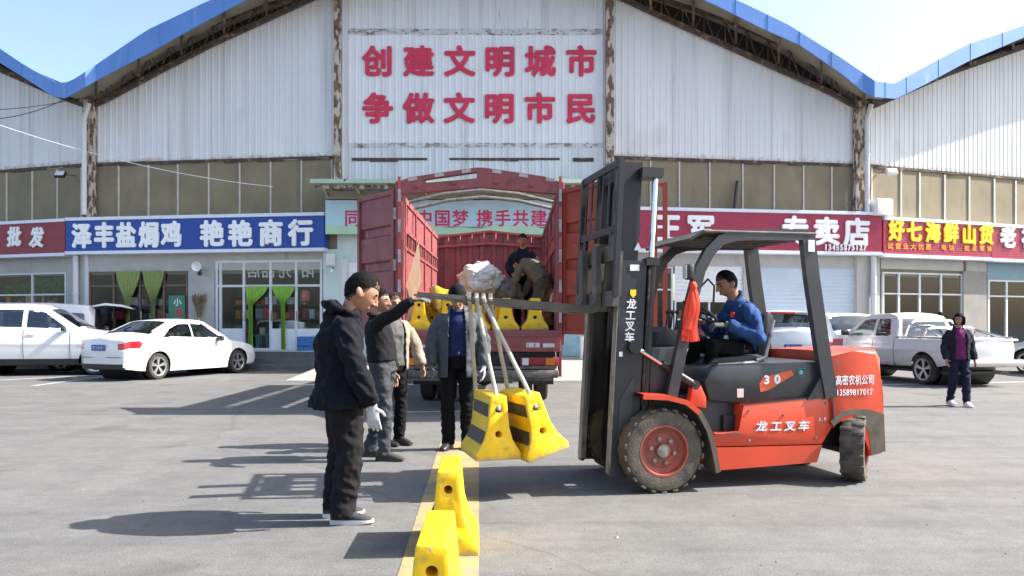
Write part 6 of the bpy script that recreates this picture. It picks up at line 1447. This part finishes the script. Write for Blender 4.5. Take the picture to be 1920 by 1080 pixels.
C = dict(
  navyblack=cloth('black_navy_shell', (.0065, .007, .0105), .3), black=cloth('black_cloth', (.006, .006, .007), .3), blacktrk=cloth('charcoal_trousers', (.013, .012, .0135), .3), sweater=cloth('black_sweater', (.010, .010, .012), .25, 30),
  jeans=cloth('grey_jeans', (.045, .048, .056), .4, 9), greyjkt=cloth('grey_jacket', (.080, .086, .098), .15), navy=cloth('navy_shirt', (.018, .025, .085), .2), beige=cloth('beige_jacket', (.25, .215, .165), .12), greyshirt=cloth('grey_shirt', (.10, .098, .10), .2),
  brown=cloth('brown_work_cloth', (.13, .108, .08), .2), olive=cloth('olive_trousers', (.075, .066, .05), .25), blue=cloth('royal_blue_workwear', (.026, .065, .19), .2), purple=cloth('purple_top', (.13, .02, .09), .2), white=cloth('white_cloth', (.7, .7, .7), .08), dkjkt=cloth('dark_blue_jacket', (.016, .017, .028), .25), navytr=cloth('navy_trousers', (.015, .015, .035), .2),
  glove=cloth('pale_work_glove', (.42, .43, .45), .12, 40), glove2=cloth('grey_work_glove', (.12, .12, .115), .25, 40), leather=pm('black_leather', (.02, .018, .017), .4, var=.2), boots=pm('worn_boots', (.035, .033, .03), .7, var=.3, vs=12), wsole=pm('white_sole', (.62, .62, .62), .6), greyshoe=cloth('dark_mesh_shoe', (.05, .05, .055), .3, 40), wshoe=pm('white_shoe', (.6, .6, .6), .6))
# 1 hooded-jacket man in front
person('man in black hooded jacket, black trousers and white glove standing side-on looking down', (-1.20, 5.68, 0), R(14), 1.77,
  dict(pel=(-.01, 0, .93), che=(-.03, 0, 1.24), neck=(.03, 0, 1.45), head=(.125, -.0, 1.600), lsh=(-.01, .2, 1.375), rsh=(.0, -.2, 1.375), rel=(.07, -.30, 1.08), rwr=(.175, -.30, .84), lel=(.05, .28, 1.08), lwr=(.15, .26, .87), lan=(-.06, .12, .085), ran=(-.01, -.1, .085), lkn=(.0, .12, .48), rkn=(.045, -.11, .48)),
  head=(30, -4, 0), skin=1, vox=.0075, top=dict(mat=C['navyblack'], hem=-.12, sc_=1.10, arms=True, sleeve=1.10, hood=True, collar=.045, wr=(.022, 8, 10), flare=1.45), trousers=C['blacktrk'], shoe_mat=C['greyshoe'], sole_mat=C['wsole'], gloves=(None, C['glove']), hands=dict(r=dict(d=(.12, -.02, -1), n=(.25, 1, 0), curl=.28), l=dict(curl=.3)), bulk=1.12, leg=1.30, seed=2.2, feet=(6, -16), fhair=.012, hs=1.18)
# 2 pointing man
person('man in black sweater and faded grey jeans stretching his gloved arm towards the fork tip', (-1.31, 8.2, 0), R(-14), 1.77,
  dict(pel=(-.02, 0, .94), che=(-.06, 0, 1.27), neck=(-.085, 0, 1.445), head=(-.05, 0, 1.605), rsh=(-.02, -.18, 1.375), rel=(.19, -.22, 1.46), rwr=(.37, -.20, 1.60), lsh=(-.09, .18, 1.40), lan=(-.22, .13, .085), lkn=(-.08, .12, .49), ran=(.03, -.08, .085), rkn=(.05, -.09, .49), lwr=(.0, .24, .88)),
  head=(6, 2, 0), skin=1, vox=.010, shirt=dict(mat=C['sweater'], hem=.05, sc_=1.04, arms=True, collar=.03, wr=(.010, 8, 8)), trousers=C['jeans'], belt=C['leather'], shoe_mat=C['boots'], gloves=(None, C['glove2']), hands=dict(r=dict(d=(1, .05, .12), n=(0, .2, -1), curl=.35)), seed=5.1, feet=(0, 2), leg=.96)
# 3 man in beige jacket
person('man in open beige jacket, grey shirt and black trousers standing behind the pointing man', (-1.37, 9.15, 0), R(-52), 1.74,
  dict(lel=(.02, .30, 1.13), lwr=(.13, .31, .92)), head=(8, -4, 0), skin=0, vox=.012, top=dict(mat=C['beige'], hem=-.06, sc_=1.10, arms=True, openw=.10), shirt=dict(mat=C['greyshirt'], hem=-.02, sc_=.98, arms=False, collar=.03), trousers=C['black'], shoe_mat=C['leather'], hair_mat=HAIRG, seed=7.3, feet=(10, 22), fhair=.02)
# 4 capped man facing the camera
person('man in black cap, open grey jacket and navy shirt facing the viewer with head bowed', (-.60, 8.85, 0), R(-90), 1.84,
  dict(neck=(.02, 0, 1.45), head=(.075, 0, 1.595), lel=(-.02, .265, 1.13), lwr=(.05, .275, .89), rel=(-.02, -.265, 1.13), rwr=(.06, -.27, .90)), head=(27, 3, 0), skin=0, vox=.010,
  top=dict(mat=C['greyjkt'], hem=-.16, sc_=1.14, arms=True, openw=.085, collar=.035), shirt=dict(mat=C['navy'], hem=.05, sc_=1.0, arms=False, collar=.03, wr=(.006, 7, 6)), trousers=C['black'], belt=C['leather'], shoe_mat=C['leather'], gloves=(C['glove'], C['glove2']), cap=C['black'], hair_mat=HAIRG, seed=3.7, feet=(12, -14))
# 5, 6 workers on the truck bed
person('worker in dark jacket standing on the truck bed against the red front panel', (.19, 13.85, 1.28), R(-105), 1.66,
  dict(lel=(.06, .25, 1.13), lwr=(.26, .13, 1.02), rel=(.04, -.26, 1.13), rwr=(.24, -.14, 1.0)), head=(12, 8, 0), skin=1, vox=.013, top=dict(mat=C['dkjkt'], hem=-.02, sc_=1.06, arms=True, openw=.06, collar=.03), shirt=dict(mat=C['navytr'], hem=-.0, sc_=.98, arms=False), trousers=C['black'], shoe_mat=C['boots'], seed=9.1)
person('worker in brown jacket and olive trousers bending over the barriers on the truck bed', (.54, 13.12, 1.28), R(142), 1.72,
  dict(pel=(0, 0, .80), che=(.26, 0, 1.06), neck=(.42, 0, 1.13), head=(.56, 0, 1.12), lsh=(.37, .18, 1.09), rsh=(.37, -.18, 1.09), lel=(.46, .21, .83), rel=(.46, -.21, .83), lwr=(.56, .13, .60), rwr=(.56, -.13, .60), lhip=(0, .1, .78), rhip=(0, -.1, .78), lkn=(.07, .17, .43), rkn=(.08, -.16, .43), lan=(-.04, .22, .085), ran=(-.03, -.16, .085)),
  head=(58, 0, 0), skin=0, vox=.013, shirt=dict(mat=C['brown'], hem=.02, sc_=1.08, arms=True, collar=.03, wr=(.014, 7, 7)), trousers=C['olive'], belt=C['leather'], shoe_mat=C['boots'], seed=11.2, leg=1.05, hands=dict(l=dict(n=(0, -1, 0)), r=dict(n=(0, 1, 0))))
# 7 driver
dx = FL(1402, 650, 0).x
person('forklift driver in royal blue work jacket and black trousers seated at the wheel', FO, math.pi + TH, 1.0 * 1.75,
  dict(pel=(dx, 0, 1.16), che=(dx + .045, 0, 1.44), neck=(dx + .13, 0, 1.59), head=(dx + .21, 0, 1.755), lsh=(dx + .09, .19, 1.53), rsh=(dx + .09, -.19, 1.53), lel=(dx + .06, .29, 1.27), rel=(dx + .18, -.27, 1.27), lwr=(dx + .30, .20, 1.375), rwr=(dx + .36, -.12, 1.40),
       lhip=(dx + .03, .1, 1.14), rhip=(dx + .03, -.1, 1.14), lkn=(dx + .44, .17, 1.19), rkn=(dx + .46, -.13, 1.19), lan=(dx + .45, .17, .80), ran=(dx + .52, -.12, .80)),
  head=(20, 5, 0), skin=2, vox=.009, top=dict(mat=C['blue'], hem=-.05, sc_=1.10, arms=True, sleeve=1.08, collar=.035, wr=(.018, 9, 9)), trousers=C['black'], shoe_mat=C['leather'], hands=dict(l=dict(d=(1, -.3, .05), n=(.1, -.4, -1), curl=.9), r=dict(d=(1, .2, .1), n=(.1, .3, -1), curl=.9)), gloves=(C['glove2'], None), seed=13.5, fhair=.012)
mb = MB(); mb.box(V((dx + .205, .10, 1.47)), (.012, .035, .05), Matrix.Rotation(R(30), 3, 'Z'))
o = mb.build('chest_badge', M['ribbon'], bpy.data.objects[[x.name for x in bpy.data.objects if x.name.startswith('person')][-1]], None)
# 8 woman
person('woman with bobbed hair in dark jacket, purple top and navy trousers walking across the yard', (7.48, 13.4, 0), R(-97), 1.56,
  dict(lan=(.12, .09, .085), lkn=(.10, .09, .49), ran=(-.14, -.10, .10), rkn=(.02, -.10, .48), lwr=(.02, .27, .89), rwr=(.08, -.25, .90)), head=(4, -38, 0), skin=0, vox=.011, top=dict(mat=C['dkjkt'], hem=-.06, sc_=1.06, arms=True, openw=.095, collar=.025), shirt=dict(mat=C['purple'], hem=-.04, sc_=.97, arms=False), trousers=C['navytr'], shoe_mat=C['wshoe'], hair='bob', seed=17.1, leg=1.02, hs=.95)
# 9 bystanders beyond the pickup, 10 by the shop door
person('bystander in white shirt with black hair standing beyond the pickup cab', (12.0, 23.7, 0), R(-60), 1.50, None, (0, 0, 0), 1, .016, None, dict(mat=C['white'], hem=-.05, sc_=1.04, arms=True), C['navytr'], C['boots'], seed=19., face=False)
person('bystander in white top beyond the pickup roll bar, turned away', (12.72, 23.75, 0), R(70), 1.72, None, (0, 0, 0), 1, .016, None, dict(mat=C['white'], hem=-.05, sc_=1.04, arms=True), C['navytr'], C['boots'], seed=21., face=False)
person('masked shopkeeper sitting by the doorway behind the sedan trunk', (-12.5, 24.62, .12), R(-60), 1.62,
  dict(pel=(0, 0, .55), che=(.03, 0, .88), neck=(.03, 0, 1.06), head=(.07, 0, 1.225), lsh=(.02, .18, 1.0), rsh=(.02, -.18, 1.0), lel=(.08, .24, .76), rel=(.08, -.24, .76), lwr=(.3, .14, .66), rwr=(.3, -.14, .66), lhip=(.03, .1, .54), rhip=(.03, -.1, .54), lkn=(.42, .12, .52), rkn=(.42, -.12, .52), lan=(.42, .12, .085), ran=(.42, -.12, .085)),
  (8, 0, 0), 1, .014, None, dict(mat=C['brown'], hem=-.05, sc_=1.05, arms=True), C['black'], C['boots'], seed=23., mask=C['white'], face=False)
